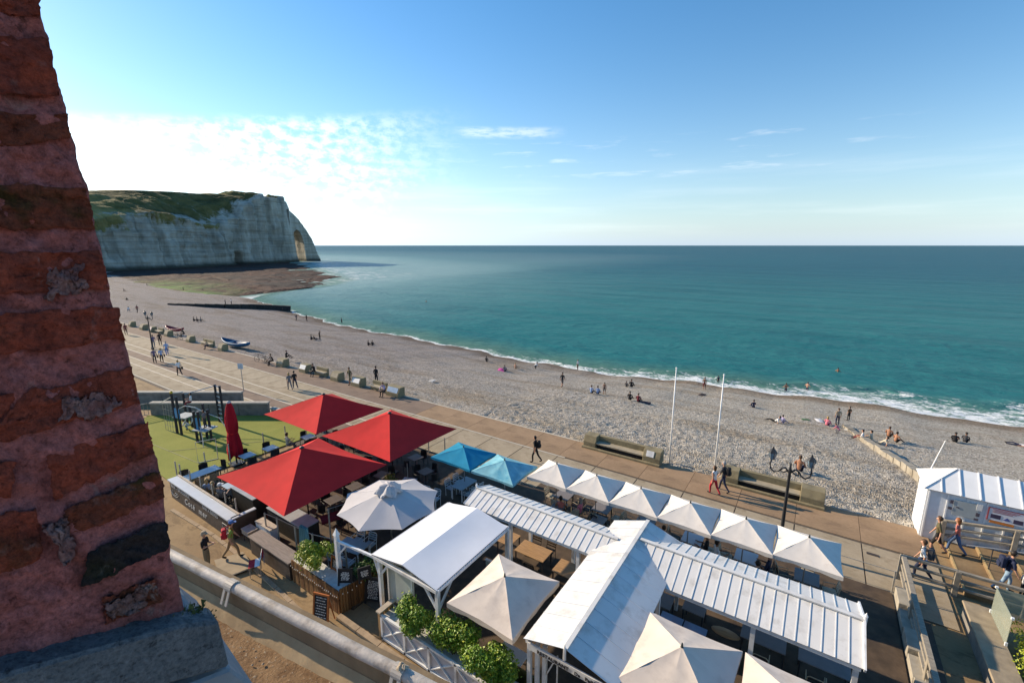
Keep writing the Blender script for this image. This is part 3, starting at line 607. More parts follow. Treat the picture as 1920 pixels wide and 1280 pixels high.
def seams(bld,edgeA,edgeB,n,h=.016,w=.02):
    a0,a1=map(Vector,edgeA); b0,b1=map(Vector,edgeB); o=bld.location
    nrm=(a1-a0).cross(b0-a0).normalized()
    if nrm.z<0: nrm=-nrm
    for i in range(n+1):
        t=i/n; p,q=a0.lerp(a1,t)+nrm*h/2-o,b0.lerp(b1,t)+nrm*h/2-o
        m=MB(); m.bar(p,q,w,h,up=nrm); m.build('roof_seam',SEAM,bld)
# left wing
wl=thing('left_wing','long low gabled canopy of white ribbed metal running left from the cross roof','canopy roof',(-8,13.8,0))
E=[((-11.15,12.95,2.6),(-4.85,12.95,2.6)),((-11.15,14.75,2.6),(-4.85,14.75,2.6)),((-11.15,13.85,2.9),(-4.85,13.85,2.9))]
seam_roof(wl,E[0],E[2],22); seams(wl,E[0],E[2],22); seam_roof(wl,E[1],E[2],22); seams(wl,E[1],E[2],22)
m=MB(); m.bar(Vector(E[2][0])+Vector((0,0,.035))-wl.location,Vector(E[2][1])+Vector((0,0,.035))-wl.location,.13,.04); m.build('ridge_cap',ROOF,wl)
m=MB(); m.bb(-11.1,-5.4,12.99,13.05,2.47,2.58); m.bb(-11.1,-5.4,14.65,14.71,2.47,2.58)
for v in m.v: pass
m.v=[tuple(Vector(p)-wl.location) for p in m.v]; m.build('eave_beam',WHITE,wl)
for x,y in ((-11,13.1),(-8.9,13.1),(-6.9,14.6),(-11,14.6),(-8.9,14.6),(-6.0,13.1)):
    m=MB(); m.bb(x-.06-wl.location.x,x+.06-wl.location.x,y-.06-wl.location.y,y+.06-wl.location.y,.09,2.48); m.build('post',WHITE,wl)
m=MB(); m.prism([(-11.17,12.98,2.58),(-11.17,14.72,2.58),(-11.17,13.85,2.86)],(.03,0,0)); m.v=[tuple(Vector(p)-wl.location) for p in m.v]; m.build('gable',WHITE,wl)
m=MB(); m.lathe([(.045,0),(.045,.22),(.06,.24),(.0,.36)],6); m.build('finial',WHITE,wl,Vector((-11.16,13.85,2.75))-wl.location)
# right wing
wr=thing('right_wing','wide gabled canopy of white ribbed metal running right from the cross roof','canopy roof',(-.5,14,0))
E=[((-4.2,12.8,2.6),(2.02,12.8,2.6)),((-4.2,15.4,2.6),(2.02,15.4,2.6)),((-4.2,14.08,3.05),(2.02,14.08,3.05))]
seam_roof(wr,E[0],E[2],21); seams(wr,E[0],E[2],21); seam_roof(wr,E[1],E[2],21); seams(wr,E[1],E[2],21)
L0=wr.location
m=MB(); m.bar(Vector((-4.2,14.08,3.085))-L0,Vector((2.06,14.08,3.085))-L0,.13,.04); m.build('ridge_cap',ROOF,wr)
for y in (12.86,15.34):
    m=MB(); m.bb(-2.9-L0.x,1.98-L0.x,y-.03-L0.y,y+.03-L0.y,2.46,2.585); m.build('eave_beam',WHITE,wr)
for x,y in ((-.45,12.95),(1.9,12.95),(1.9,15.25),(-.45,15.25),(-2.6,15.25)):
    m=MB(); m.bb(x-.06-L0.x,x+.06-L0.x,y-.06-L0.y,y+.06-L0.y,.09,2.47); m.build('post',WHITE,wr)
m=MB(); m.prism([(2.0,12.84,2.58),(2.0,15.36,2.58),(2.0,14.08,3.01)],(-.03,0,0)); m.v=[tuple(Vector(p)-L0) for p in m.v]; m.build('gable',WHITE,wr)
m=MB(); m.bar(Vector((2.05,12.76,2.59))-L0,Vector((2.05,14.08,3.07))-L0,.05,.1); m.bar(Vector((2.05,15.44,2.59))-L0,Vector((2.05,14.08,3.07))-L0,.05,.1); m.build('barge_board',WHITE,wr)
m=MB(); m.lathe([(.04,0),(.04,.26),(.055,.28),(.0,.4)],6); m.build('finial',WHITE,wr,Vector((2.07,14.08,2.9))-L0)
# cross gable
cg=thing('cross_roof','tall cross gable roof of white metal panels with a restaurant name on its front','canopy roof',(-4.2,12,0)); L0=cg.location
E=[((-5.52,8.75,2.66),(-5.52,15.2,2.66)),((-2.9,8.75,2.66),(-2.9,15.2,2.66)),((-4.25,8.7,3.09),(-4.25,15.25,3.09))]
seam_roof(cg,E[0],E[2],12); seam_roof(cg,E[1],E[2],12)
CS=M('flat_seam',(.5,.51,.5),.6)
seams(cg,E[0],E[2],12,.012,.02); seams(cg,E[1],E[2],12,.012,.02)
m=MB(); m.bar(Vector((-4.25,8.68,3.115))-L0,Vector((-4.25,15.27,3.115))-L0,.12,.03); m.build('ridge_cap',ROOF,cg)
for x in (-5.46,-2.96):
    m=MB(); m.bb(x-.03-L0.x,x+.03-L0.x,8.8-L0.y,15.15-L0.y,2.5,2.63); m.build('eave_beam',WHITE,cg)
m=MB(); m.prism([(-5.45,15.16,2.6),(-2.95,15.16,2.6),(-4.25,15.16,3.04)],(0,.03,0)); m.v=[tuple(Vector(p)-L0) for p in m.v]; m.build('gable',WHITE,cg)
m=MB(); m.bar(Vector((-5.42,8.80,2.47))-L0,Vector((-2.95,8.80,2.47))-L0,.05,.2); sb=m.build('sign_board',WHITE,cg)
for x,y in ((-5.42,8.9),(-5.2,8.95),(-5.0,9.0),(-2.98,8.9),(-5.42,12.0),(-5.42,15.05),(-2.98,15.05),(-2.98,12.4)):
    m=MB(); m.bb(x-.055-L0.x,x+.055-L0.x,y-.055-L0.y,y+.055-L0.y,.09,2.5); m.build('post',WHITE,cg)
m=MB(); m.tube([(-4.62-L0.x,9.0-L0.y,2.4),(-4.62-L0.x,9.0-L0.y,.9),(-4.75-L0.x,9.0-L0.y,.55)],.025,6); m.bar((-4.95-L0.x,9.0-L0.y,1.6),(-4.64-L0.x,9.0-L0.y,2.35),.035); m.build('brace',WHITE,cg)
m=MB(); m.lathe([(.02,-.25),(.045,-.22),(.04,.1),(.0,.24)],6); m.build('finial',WHITE,cg,Vector((-4.25,8.66,3.03))-L0)
# lettering
def text(body,size,mat,name='lettering',shear=0,ext=.004,space=1.0,bold=0):
    c=bpy.data.curves.new('t','FONT'); c.body=body; c.size=size; c.extrude=ext; c.shear=shear; c.space_character=space; c.offset=bold; c.align_x='LEFT'
    o=bpy.data.objects.new('t',c); COL.objects.link(o); dg=bpy.context.evaluated_depsgraph_get()
    me=bpy.data.meshes.new_from_object(o.evaluated_get(dg)); bpy.data.objects.remove(o); me.materials.clear(); me.materials.append(mat); return me
DK=M('dark_letter',(.02,.02,.028),.6); RD=M('red_letter',(.35,.02,.02),.6)
def wtext(body,size,mat,parent,loc,rot=(R(90),0,0),**k):
    me=text(body,size,mat,**k); o=link('lettering',me,parent,loc); o.rotation_euler=rot; return o
wtext('RESTAURANT',.15,DK,sb,Vector((-5.12,8.768,2.40))-L0,space=1.02,bold=.003)
wtext('De',.13,DK,sb,Vector((-4.02,8.768,2.40))-L0,space=1.05,bold=.003); wtext('PeRR',.15,DK,sb,Vector((-3.73,8.768,2.40))-L0,bold=.003); wtext('e',.14,RD,sb,Vector((-3.27,8.768,2.40))-L0,bold=.003); wtext('Y',.16,DK,sb,Vector((-3.17,8.768,2.40))-L0,bold=.003)
# white tent on timber frame
tn=thing('fabric_tent','white fabric tent roof stretched on a white timber frame beside the round-topped grey parasol','tent',(-10.2,10.7,0)); L0=tn.location
FAB=M('tent_fabric',(.78,.785,.80),.85,.03,2,.1,3)
def fabric(name,cs,sag,mat,par,n=14):
    a,b,c,d=map(Vector,cs); u,v=np.meshgrid(np.linspace(0,1,n),np.linspace(0,1,n),indexing='ij'); P=np.zeros((n,n,3))
    for i in range(n):
        for j in range(n):
            p=(a.lerp(b,u[i,j])).lerp(d.lerp(c,u[i,j]),v[i,j]); p.z-=sag*math.sin(math.pi*u[i,j])*math.sin(math.pi*v[i,j]); P[i,j]=p-par.location
    o=grid(name,P[:,:,0],P[:,:,1],P[:,:,2],mat); o.parent=par; return o
fabric('roof_fabric',[(-11.68,8.78,2.62),(-11.68,12.62,2.62),(-10.2,12.66,2.88),(-10.2,8.74,2.88)],.03,FAB,tn)
fabric('roof_fabric',[(-10.2,8.74,2.88),(-10.2,12.66,2.88),(-8.72,12.62,2.62),(-8.72,8.78,2.62)],.03,FAB,tn)
m=MB()
for p,q in (((-11.7,8.75,2.56),(-8.7,8.75,2.56)),((-11.7,12.65,2.56),(-8.7,12.65,2.56)),((-11.7,8.75,2.56),(-11.7,12.65,2.56)),((-8.7,8.75,2.56),(-8.7,12.65,2.56))): 
    m=MB(); m.bar(Vector(p)-L0,Vector(q)-L0,.09,.1); m.build('beam',WHITE,tn)
m=MB(); m.bar(Vector((-11.7,8.75,2.6))-L0,Vector((-10.2,8.75,2.85))-L0,.04,.05); m.bar(Vector((-8.7,8.75,2.6))-L0,Vector((-10.2,8.75,2.85))-L0,.04,.05); m.build('gable_rail',WHITE,tn)
for x,y in ((-11.4,8.8),(-8.72,8.8),(-8.72,12.6),(-11.5,12.6)):
    m=MB(); m.bb(x-.06-L0.x,x+.06-L0.x,y-.06-L0.y,y+.06-L0.y,.05,2.52); m.build('post',WHITE,tn)
for p,q in (((-11.4,8.8,1.75),(-11.68,8.8,2.5)),((-8.75,8.8,1.85),(-9.3,8.8,2.5)),((-8.72,8.85,1.85),(-8.72,9.45,2.5)),((-11.4,8.8,1.9),(-10.95,8.8,2.5))):
    m=MB(); m.bar(Vector(p)-L0,Vector(q)-L0,.06,.07); m.build('brace',WHITE,tn)
m=MB()
for i in range(70):
    a=Vector((-8.70,8.8+3.85*i/70,2.615+.012*(i%2))); b=Vector((-8.70,8.8+3.85*(i+1)/70,2.615+.012*((i+1)%2))); m.bar(a-L0,b-L0,.012)
m.build('lacing_rope',M('dark_rope',(.06,.06,.07),.8),tn); m=MB()
for i in range(56):
    a=Vector((-11.7+3*i/56,8.72,2.615+.012*(i%2)+.24*(1-abs(i-28)/28))); b=Vector((-11.7+3*(i+1)/56,8.72,2.615+.012*((i+1)%2)+.24*(1-abs(i-27)/28))); m.bar(a-L0,b-L0,.012)
m.build('lacing_rope',M('dark_rope',(.06,.06,.07),.8),tn)
PANE=M('clear_sheet',(.50,.55,.52),.25,.06,2,spec=.6)
m=MB(); m.bb(-11.22-L0.x,-10.1-L0.x,9.0-L0.y,9.03-L0.y,.9,2.4); m.build('wind_screen',M('milky_sheet',(.42,.47,.45),.35,.1,1.5,spec=.5),tn)
m=MB(); m.bb(-11.27-L0.x,-11.2-L0.x,8.97-L0.y,9.06-L0.y,.1,2.45); m.bb(-10.1-L0.x,-10.04-L0.x,8.97-L0.y,9.06-L0.y,.1,2.45); m.build('screen_frame',WHITE,tn)
m=MB(); m.bb(-10.0-L0.x,-8.8-L0.x,9.0-L0.y,9.03-L0.y,.1,1.05); m.build('low_screen',M('milky_sheet',(.42,.47,.45)),tn)
# slanted rail from the free-standing white post to the tent
fp=thing('timber_post','free-standing white timber post with pointed top and a long rail to the tent','post',(-13.5,8.62,0))
m=MB(); m.bb(-.07,.07,-.07,.07,0,2.75); m.add([(-.095,-.095,2.75),(.095,-.095,2.75),(.095,.095,2.75),(-.095,.095,2.75),(0,0,3.02)],[(0,1,4),(1,2,4),(2,3,4),(3,0,4),(3,2,1,0)]); m.build('post',WHITE,fp)
m=MB(); m.bar((.06,0,2.5),(1.82,.12,2.56),.08,.08); m.build('rail',WHITE,fp)
m=MB(); m.bar((.05,0,1.95),(.5,.03,2.47),.05,.06); m.build('brace',WHITE,fp)
# lattice planter front
lp=thing('lattice_planter','white planter fence with crossed lattice along the street below the tent','fence',(-10.85,8.3,0))
LAV=M('lattice_back',(.50,.49,.52),.7,.08,3)
for i in range(5):
    x=i*1.08
    m=MB(); m.bb(x+.04,x+1.04,.02,.05,.12,.92); m.build('panel',LAV,lp)
    m=MB(); m.bar((x+.06,.0,.16),(x+1.02,.0,.88),.05,.035); m.bar((x+.06,-.012,.88),(x+1.02,-.012,.16),.05,.035); m.build('lattice_cross',WHITE,lp)
    m=MB(); m.bb(x-.04,x+.04,-.03,.05,.02,.96); m.build('post',WHITE,lp)
m=MB(); m.bb(-.04,5.45,-.03,.05,.90,.98); m.build('top_rail',WHITE,lp); m=MB(); m.bb(-.04,5.45,-.03,.05,.04,.12); m.build('bottom_rail',WHITE,lp)
m=MB(); m.bb(-.04,5.45,.06,.56,.80,.86); m.build('shelf',M('planter_shelf',(.55,.55,.53),.7),lp)
m=MB(); m.bb(-.04,5.45,.52,.56,.02,.95); m.build('back_panel',M('milky_sheet',(.42,.47,.45)),lp)
OW=M('tan_wood',(.36,.22,.10),.75,.25,5,.3,stretch=(6,6,1))
m=MB()
for y in (.0,.2,.4): m.bb(-.16,-.05,y-.02,y+.14,.0,1.02)
m.build('end_boards',OW,lp)
m=MB(); m.bb(-.2,-.0,-.06,.62,1.02,1.07); m.build('end_cap',M('pale_plank',(.42,.36,.29),.8,.2,6),lp)
# kerb line along the street before the restaurant
KB=M('kerb_stone',(.34,.25,.16),.9,.2,3,.3)
m=MB()
for i in range(16):
    m=MB(); m.bb(-12.9+i*1.1,-12.9+i*1.1+1.07,7.95,8.15,-.05,.10); link('kerb_stone',m.mesh('kerb_stone',KB),bpy.data.objects['street'])
K2=[at(x,y) for x,y in ((322,955),(400,1003),(470,1058),(545,1128),(600,1180))]
for p,q in zip(K2,K2[1:]):
    n=max(1,int((q-p).length/1.0))
    for i in range(n):
        m=MB(); m.bar(p.lerp(q,i/n)+Vector((0,0,-.0)),p.lerp(q,(i+.97)/n)+Vector((0,0,-.0)),.16,.06); link('kerb_stone',m.mesh('kerb_stone',KB),bpy.data.objects['street'])
# ------------------------------------------------------------ parasols
def canvas(m,k=.2):
    nt=m.node_tree; b=nt.nodes['Principled BSDF']; o=nt.nodes['Material Output']; t=nt.nodes.new('ShaderNodeBsdfTranslucent'); x=nt.nodes.new('ShaderNodeMixShader'); x.inputs[0].default_value=k
    nt.links.new(b.inputs['Base Color'].links[0].from_socket,t.inputs[0]); nt.links.new(b.outputs[0],x.inputs[1]); nt.links.new(t.outputs[0],x.inputs[2]); nt.links.new(x.outputs[0],o.inputs[0])
RED=M('red_canvas',(.70,.035,.034),.85,.07,1.5,.1,10,spec=.2)
ECRU=M('ecru_canvas',(.80,.745,.67),.9,.05,2,.12,7,dirt=(.70,.64,.57),dscale=1.6,spec=.2)
SAND=M('sand_canvas',(.74,.65,.56),.9,.05,2,.12,7,dirt=(.60,.52,.45),dscale=1.3,spec=.2)
BLUE=M('blue_canvas',(.02,.28,.46),.85,.10,2,.1,8,spec=.2)
PALEB=M('pale_blue_canvas',(.24,.52,.60),.9,.16,2.6,.1,8,dirt=(.10,.38,.52),dscale=1.4,spec=.2)
GREYC=M('grey_canvas',(.56,.54,.54),.9,.04,2,.1,8,spec=.2)
for m_,k_ in ((RED,.28),(ECRU,.14),(SAND,.14),(BLUE,.22),(PALEB,.16),(GREYC,.12)): canvas(m_,k_)
POLE=M('dark_pole',(.035,.035,.04),.5); CAPM=M('cap_plastic',(.03,.04,.04),.5); STEEL=M('brushed_steel',(.42,.41,.39),.4,.08,9,metal=.6)
def canopy(n,rx,ry,zpk,ze,sag,mat,parent,val=.0,res=10,top=.0,rotoff=0,rib_mid=True,name='canopy'):
    """canopy of n-corner outline; ridges straight, cloth between them sagging; valance hangs from the rim"""
    if n==4: cor=[(-rx,-ry),(rx,-ry),(rx,ry),(-rx,ry)]
    else: cor=[(rx*math.cos(2*math.pi*(i+rotoff)/n),ry*math.sin(2*math.pi*(i+rotoff)/n)) for i in range(n)]
    m=MB()
    for i in range(n):
        a,b=Vector(cor[i]).to_3d(),Vector(cor[(i+1)%n]).to_3d(); vs=[];fs=[]
        for r in range(res+1):
            t=top+(1-top)*r/res
            for c in range(res+1):
                s_=c/res; p=a.lerp(b,s_)*t
                cr=abs(math.sin(2*math.pi*s_))*.8 if rib_mid else math.sin(math.pi*s_)
                z=zpk+(ze-zpk)*t-sag*(.35+.65*cr)*math.sin(math.pi*min(1,t*.75))
                pin=(1-.045*math.sin(math.pi*s_)*t) 
                z+=(vnoise(np.array([p.x*3.1+i*7]),np.array([p.y*3.1+sag*90]),4)[0]-.5)*.022*math.sin(math.pi*min(1,t*.9)); vs.append((p.x*pin,p.y*pin,z))
        fs=[(r*(res+1)+c,r*(res+1)+c+1,(r+1)*(res+1)+c+1,(r+1)*(res+1)+c) for r in range(res) for c in range(res)]
        m.add(vs,fs)
        if val:
            rim=vs[-(res+1):]; low=[(x*1.0,y*1.0,z-val*(.86+.2*math.sin(5*k/res*math.pi))-.02) for k,(x,y,z) in enumerate(rim)]
            m.add(rim+low,[(k,k+1,res+2+k,res+1+k) for k in range(res)])
    me=m.mesh(name,mat); bm=bmesh.new(); bm.from_mesh(me); bmesh.ops.remove_doubles(bm,verts=bm.verts,dist=.002); bmesh.ops.recalc_face_normals(bm,faces=bm.faces)
    bmesh.ops.solidify(bm,geom=bm.faces[:],thickness=.006); bm.to_mesh(me); bm.free()
    me.shade_smooth(); 
    try: me.set_sharp_from_angle(angle=R(9))
    except Exception: pass
    return link(name,me,parent)
def parasol(label,u,v,rx,ry,zpk,ze,sag,mat,group=None,val=0,n=4,polemat=POLE,cap=.12,rz=0,base=True,struts=True,**k):
    t=thing('parasol',label,'parasol',(u,v,0),rz,group)
    canopy(n,rx,ry,zpk,ze,sag,mat,t,val,**k)
    m=MB(); m.tube([(0,0,.08),(0,0,zpk-.02)],.035 if rx>2 else .024,8); m.build('pole',polemat,t,smooth=True)
    m=MB(); m.lathe([(0,zpk+cap*.6),(cap*.55,zpk+cap*.45),(cap,zpk+.01),(cap*.9,zpk-.03)],10) if cap>.1 else m.lathe([(0,zpk+.11),(.02,zpk+.10),(.03,zpk+.02),(.045,zpk-.03)],8); m.build('cap',CAPM,t,smooth=True)
    if base: m=MB(); m.box((0,0,.09),(.5,.5,.07)); m.build('base_plate',POLE,t)
    if struts:
        for i in range(4 if n==4 else n):
            a=math.atan2(ry*(1 if i in(2,3) else -1),rx*(1 if i in(1,2) else -1)) if n==4 else 2*math.pi*(i+k.get('rotoff',0))/n
            d=math.hypot(rx,ry) if n==4 else rx
            m=MB(); m.bar((0,0,zpk-.16),(math.cos(a)*d*.94,math.sin(a)*d*.94,ze-.05),.025); m.bar((0,0,ze-.25),(math.cos(a)*d*.5,math.sin(a)*d*.5,(zpk+ze)/2-.07),.02); m.build('rib',polemat,t)
    return t
RG='red square parasols over the brasserie terrace'
parasol('big red square parasol beside the promenade with one corner over the lawn',-25.4,16.2,2.78,2.45,3.75,2.6,.10,RED,RG,rib_mid=False)
parasol('big red square parasol on the right of the three, beside the blue parasol',-19.35,16.3,2.8,2.5,3.75,2.6,.10,RED,RG,rib_mid=False)
parasol('big red square parasol nearest the street, in front of the other two',-19.25,10.93,2.8,2.6,3.75,2.6,.10,RED,RG,rib_mid=False)
# closed red parasol
cp=thing('closed_parasol','tall closed red parasol tied in the middle, standing at the edge of the lawn','parasol',(-28.1,11.8,0))
m=MB(); N=26; prof=[(3.95,.10),(3.6,.2),(3.1,.27),(2.6,.31),(2.25,.29),(2.05,.245),(1.85,.28),(1.4,.34),(1.0,.38),(.72,.37)]
vs=[]
for k,(z,r) in enumerate(prof):
    for j in range(N):
        f=1+(.20*(k/len(prof))+.06)*math.sin(j*2*math.pi*6/N+.4*k)+.05*math.sin(j*3.1+k); zz=z-(.32*(.5+.5*math.sin(j*2*math.pi*4/N+1)) if k==len(prof)-1 else 0)
        vs.append((r*f*math.cos(2*math.pi*j/N),r*f*math.sin(2*math.pi*j/N),zz))
m.add(vs,[(k*N+j,k*N+(j+1)%N,(k+1)*N+(j+1)%N,(k+1)*N+j) for k in range(len(prof)-1) for j in range(N)]); m.build('folded_canvas',M('red_canvas_dark',(.34,.008,.018),.85,.2,2,spec=.2),cp,smooth=True)
m=MB(); m.tube([(0,0,.05),(0,0,3.9)],.05,8); m.build('pole',POLE,cp)
m=MB(); m.lathe([(0,4.06),(.1,4.02),(.13,3.93)],10); m.build('cap',M('grey_cap',(.4,.4,.4)),cp)
m=MB(); m.box((0,0,.08),(.7,.7,.07)); m.build('base_plate',POLE,cp)
m=MB(); m.lathe([(.255,2.09),(.262,2.05),(.255,2.01)],20); m.build('tie_band',RED,cp)
# octagonal grey parasol with vent
op=parasol('pale grey octagonal parasol with a crumpled vent on top, beside the white tent',-14.1,11.6,2.15,2.1,2.95,2.33,.015,GREYC,n=8,res=6,cap=.05,rotoff=.35,polemat=STEEL,rib_mid=False)
m=MB(); vs=[];N=40
for k,(r,z) in enumerate(((.02,3.17),(.2,3.16),(.36,3.07),(.50,2.92),(.53,2.86))):
    for j in range(N):
        w=1+.16*math.sin(j*2*math.pi*7/N+k)*k/4+rnd.uniform(-.07,.07)*k/4; vs.append((r*w*math.cos(2*math.pi*j/N),r*w*math.sin(2*math.pi*j/N),z+rnd.uniform(-.05,.05)*(k>0)+.06*math.sin(j*2*math.pi*5/N)*(k>1)))
m.add(vs,[(k*N+j,k*N+(j+1)%N,(k+1)*N+(j+1)%N,(k+1)*N+j) for k in range(4) for j in range(N)]); m.build('vent',GREYC,op)
# blue pair, ecru row, sand-coloured trio
parasol('strong blue square parasol between the right red parasol and the faded one',-14.4,16.85,1.3,1.1,2.74,2.3,.035,BLUE,'blue parasols by the promenade',val=.10,cap=.05,polemat=STEEL)
parasol('faded pale blue square parasol next to the first cream parasol',-11.8,16.85,1.22,1.1,2.74,2.3,.045,PALEB,'blue parasols by the promenade',val=.10,cap=.05,polemat=STEEL)
names=['first of the promenade row, touching the faded blue one','second of the promenade row from the faded blue one','third of the promenade row from the faded blue one','fourth of the promenade row from the faded blue one','fifth of the promenade row, before the street lamp','last of the promenade row, beside the open paving']
for i in range(6):
    parasol('cream square parasol, '+names[i],-9.45+2.035*i,17.85+.03*i,1.03,1.05,2.78+rnd.uniform(-.02,.02),2.3,.028,ECRU,'cream parasols in a row along the promenade',val=.13,cap=.05,polemat=STEEL,rz=R(rnd.uniform(-.8,.8)))
parasol('sand-coloured square parasol between the white tent and the cross roof',-7.05,10.05,1.2,1.35,3.0,2.45,.035,SAND,'sand-coloured parasols',val=.16,cap=.06,polemat=WHITE)
parasol('sand-coloured square parasol right of the cross roof, in the bottom of the view',-1.82,10.3,1.25,1.32,3.2,2.65,.035,SAND,'sand-coloured parasols',val=.16,cap=.06,polemat=WHITE)
parasol('sand-coloured square parasol farthest right, half cut off by the bottom edge',.74,10.3,1.25,1.34,3.2,2.65,.035,SAND,'sand-coloured parasols',val=.16,cap=.06,polemat=WHITE)
# ------------------------------------------------------------ furniture
def table(name,label,loc,w,d,mat,legmat,h=.74,group=None,cat='table',rz=0,ped=False):
    t=thing(name,label,cat,loc,rz,group); m=MB(); m.box((0,0,h-.018),(w,d,.036)); m.build('tabletop',mat,t,bevel=.006)
    if ped: m=MB(); m.tube([(0,0,.02),(0,0,h-.03)],.03,6); m.build('leg',legmat,t); m=MB(); m.box((0,0,.02),(.45,.06,.03)); m.box((0,0,.02),(.06,.45,.03)); m.build('foot',legmat,t)
    else:
        for a in(-1,1):
            for b in(-1,1): m=MB(); m.box((a*(w/2-.05),b*(d/2-.05),(h-.036)/2),(.04,.04,h-.036)); m.build('leg',legmat,t)
    return t
def chair(name,label,loc,mat,frame,rz=0,group=None,arms=False,rnd_back=False):
    t=thing(name,label,'chair',loc,rz,group)
    m=MB(); m.box((0,0,.45),(.44,.43,.03)); m.build('seat',mat,t,bevel=.008)
    if rnd_back:
        m=MB(); n=10
        for k in range(n):
            a0,a1=R(200+140*k/n),R(200+140*(k+1)/n); 
            p=lambda a,z:(.25*math.cos(a),.25*math.sin(a)+.02,z)
            m.add([p(a0,.47),p(a1,.47),p(a1,.86),p(a0,.86)],[(0,1,2,3)])
        bo=m.build('backrest',mat,t)
    else:
        m=MB()
        for z in (.58,.68,.78): m.box((0,-.21-(z-.5)*.15,z),(.40,.02,.06))
        m.build('backrest',mat,t)
        m=MB(); m.tube([(-.21,-.19,.02),(-.21,-.2,.46),(-.21,-.27,.82),(-.15,-.275,.87),(.15,-.275,.87),(.21,-.27,.82),(.21,-.2,.46),(.21,-.19,.02)],.014,6); m.build('back_frame',frame,t)
    for a in(-1,1): m=MB(); m.bar((a*.2,.19,0),(a*.19,.18,.45),.025); m.build('leg',frame,t)
    if rnd_back:
        for a in(-1,1): m=MB(); m.bar((a*.2,-.19,0),(a*.19,-.18,.45),.025); m.build('leg',frame,t)
    if arms:
        for a in (-1,1): m=MB(); m.tube([(a*.22,.18,.45),(a*.23,.18,.64),(a*.23,-.2,.66)],.012,6); m.build('armrest',frame,t)
    return t
BLK=M('black_plastic',(.02,.02,.022),.6); DKM=M('dark_metal',(.04,.04,.045),.5); BLT=M('blue_grey_top',(.36,.44,.50),.45,.08,3); BLG=M('blue_grey_paint',(.30,.38,.44),.55,.08,4); WHM=M('white_metal',(.72,.74,.75),.45,.05,4); RATT=M('rattan',(.32,.22,.12),.8,.3,18,.4)
# long tables by the lawn
F0=.06
big1=table('long_table','long pale blue-grey table at the end of the brasserie terrace beside the glass screens',(-27.0,9.4,F0),.75,1.9,BLT,DKM)
for i,(u,v,l) in enumerate(((-27.1,12.0,'square pale table right beside the pole of the closed red parasol'),(-26.95,13.3,'second pale square table along the lawn, between closed parasol and red canopy'),(-26.6,15.6,'pale square table by the lawn, nearly under the top left red parasol'))):
    table('cafe_table',l,(u,v,F0),.72,.72,BLT,DKM,ped=True,group='pale cafe tables along the lawn')
    for k,(dx,dy) in enumerate(((-.62,.1),(.6,-.05))): chair('cafe_chair','round-backed black chair at the '+('first','second','third')[i]+' small table along the lawn, '+('lawn','street')[k]+' side',(u+dx,v+dy,F0),BLK,DKM,R(-90 if k==0 else 90)+rnd.uniform(-.3,.3),'black cafe chairs along the lawn',rnd_back=True)
for k,(u,v) in enumerate(((-27.7,9.9),(-27.7,8.95),(-27.3,10.65))): chair('cafe_chair','round-backed black cafe chair at the long blue-grey table, '+('on its lawn side','at its street corner','at its far end')[k],(u,v,F0),BLK,DKM,R((-90,-90,180)[k]),'black cafe chairs along the lawn',rnd_back=True)
for k,(u,v) in enumerate(((-26.3,9.1),(-26.25,9.8),(-25.3,8.95),(-24.6,9.0))): chair('rattan_chair','brown rattan chair behind the chalk-lettered wall, '+('first','second','third','fourth')[k]+' from the glass screens',(u,v,F0),RATT,DKM,R((90,90,0,0)[k]),'rattan chairs behind the lettered wall',rnd_back=True)
ct=table('cafe_table','small table with glasses between the seated guests behind the lettered wall',(-24.3,9.8,F0),.7,.7,BLT,DKM,ped=True)
# serving counters
def counter(label,x0,x1,y0,y1,h,topm,sidem):
    c=((x0+x1)/2,(y0+y1)/2,F0); t=thing('counter',label,'counter',c); w,d=x1-x0,y1-y0
    m=MB(); m.box((0,0,h/2-.03),(w-.06,d-.06,h-.06)); m.build('body',sidem,t); m=MB(); m.box((0,0,h-.02),(w,d,.05)); m.build('counter_top',topm,t,bevel=.01); return t
COUNT=M('counter_top_grey',(.34,.36,.37),.4,.12,3); BLACKW=M('black_wood',(.022,.02,.018),.7,.4,4)
counter('black serving counter with grey top under the corner of the front red parasol',-23.3,-21.2,9.35,10.3,1.1,COUNT,BLACKW)
counter('long grey-topped counter under the front edge of the front red parasol',-20.3,-17.3,9.5,10.3,.95,COUNT,BLACKW)
counter('dark counter with pale top between the two rear red parasols',-23.0,-21.0,13.0,13.6,1.0,COUNT,BLACKW)
counter('slim pale serving table beside the steel posts at the terrace entrance',-19.9,-18.6,8.75,9.15,.8,M('pale_plank',(.42,.36,.29)),WHITE)
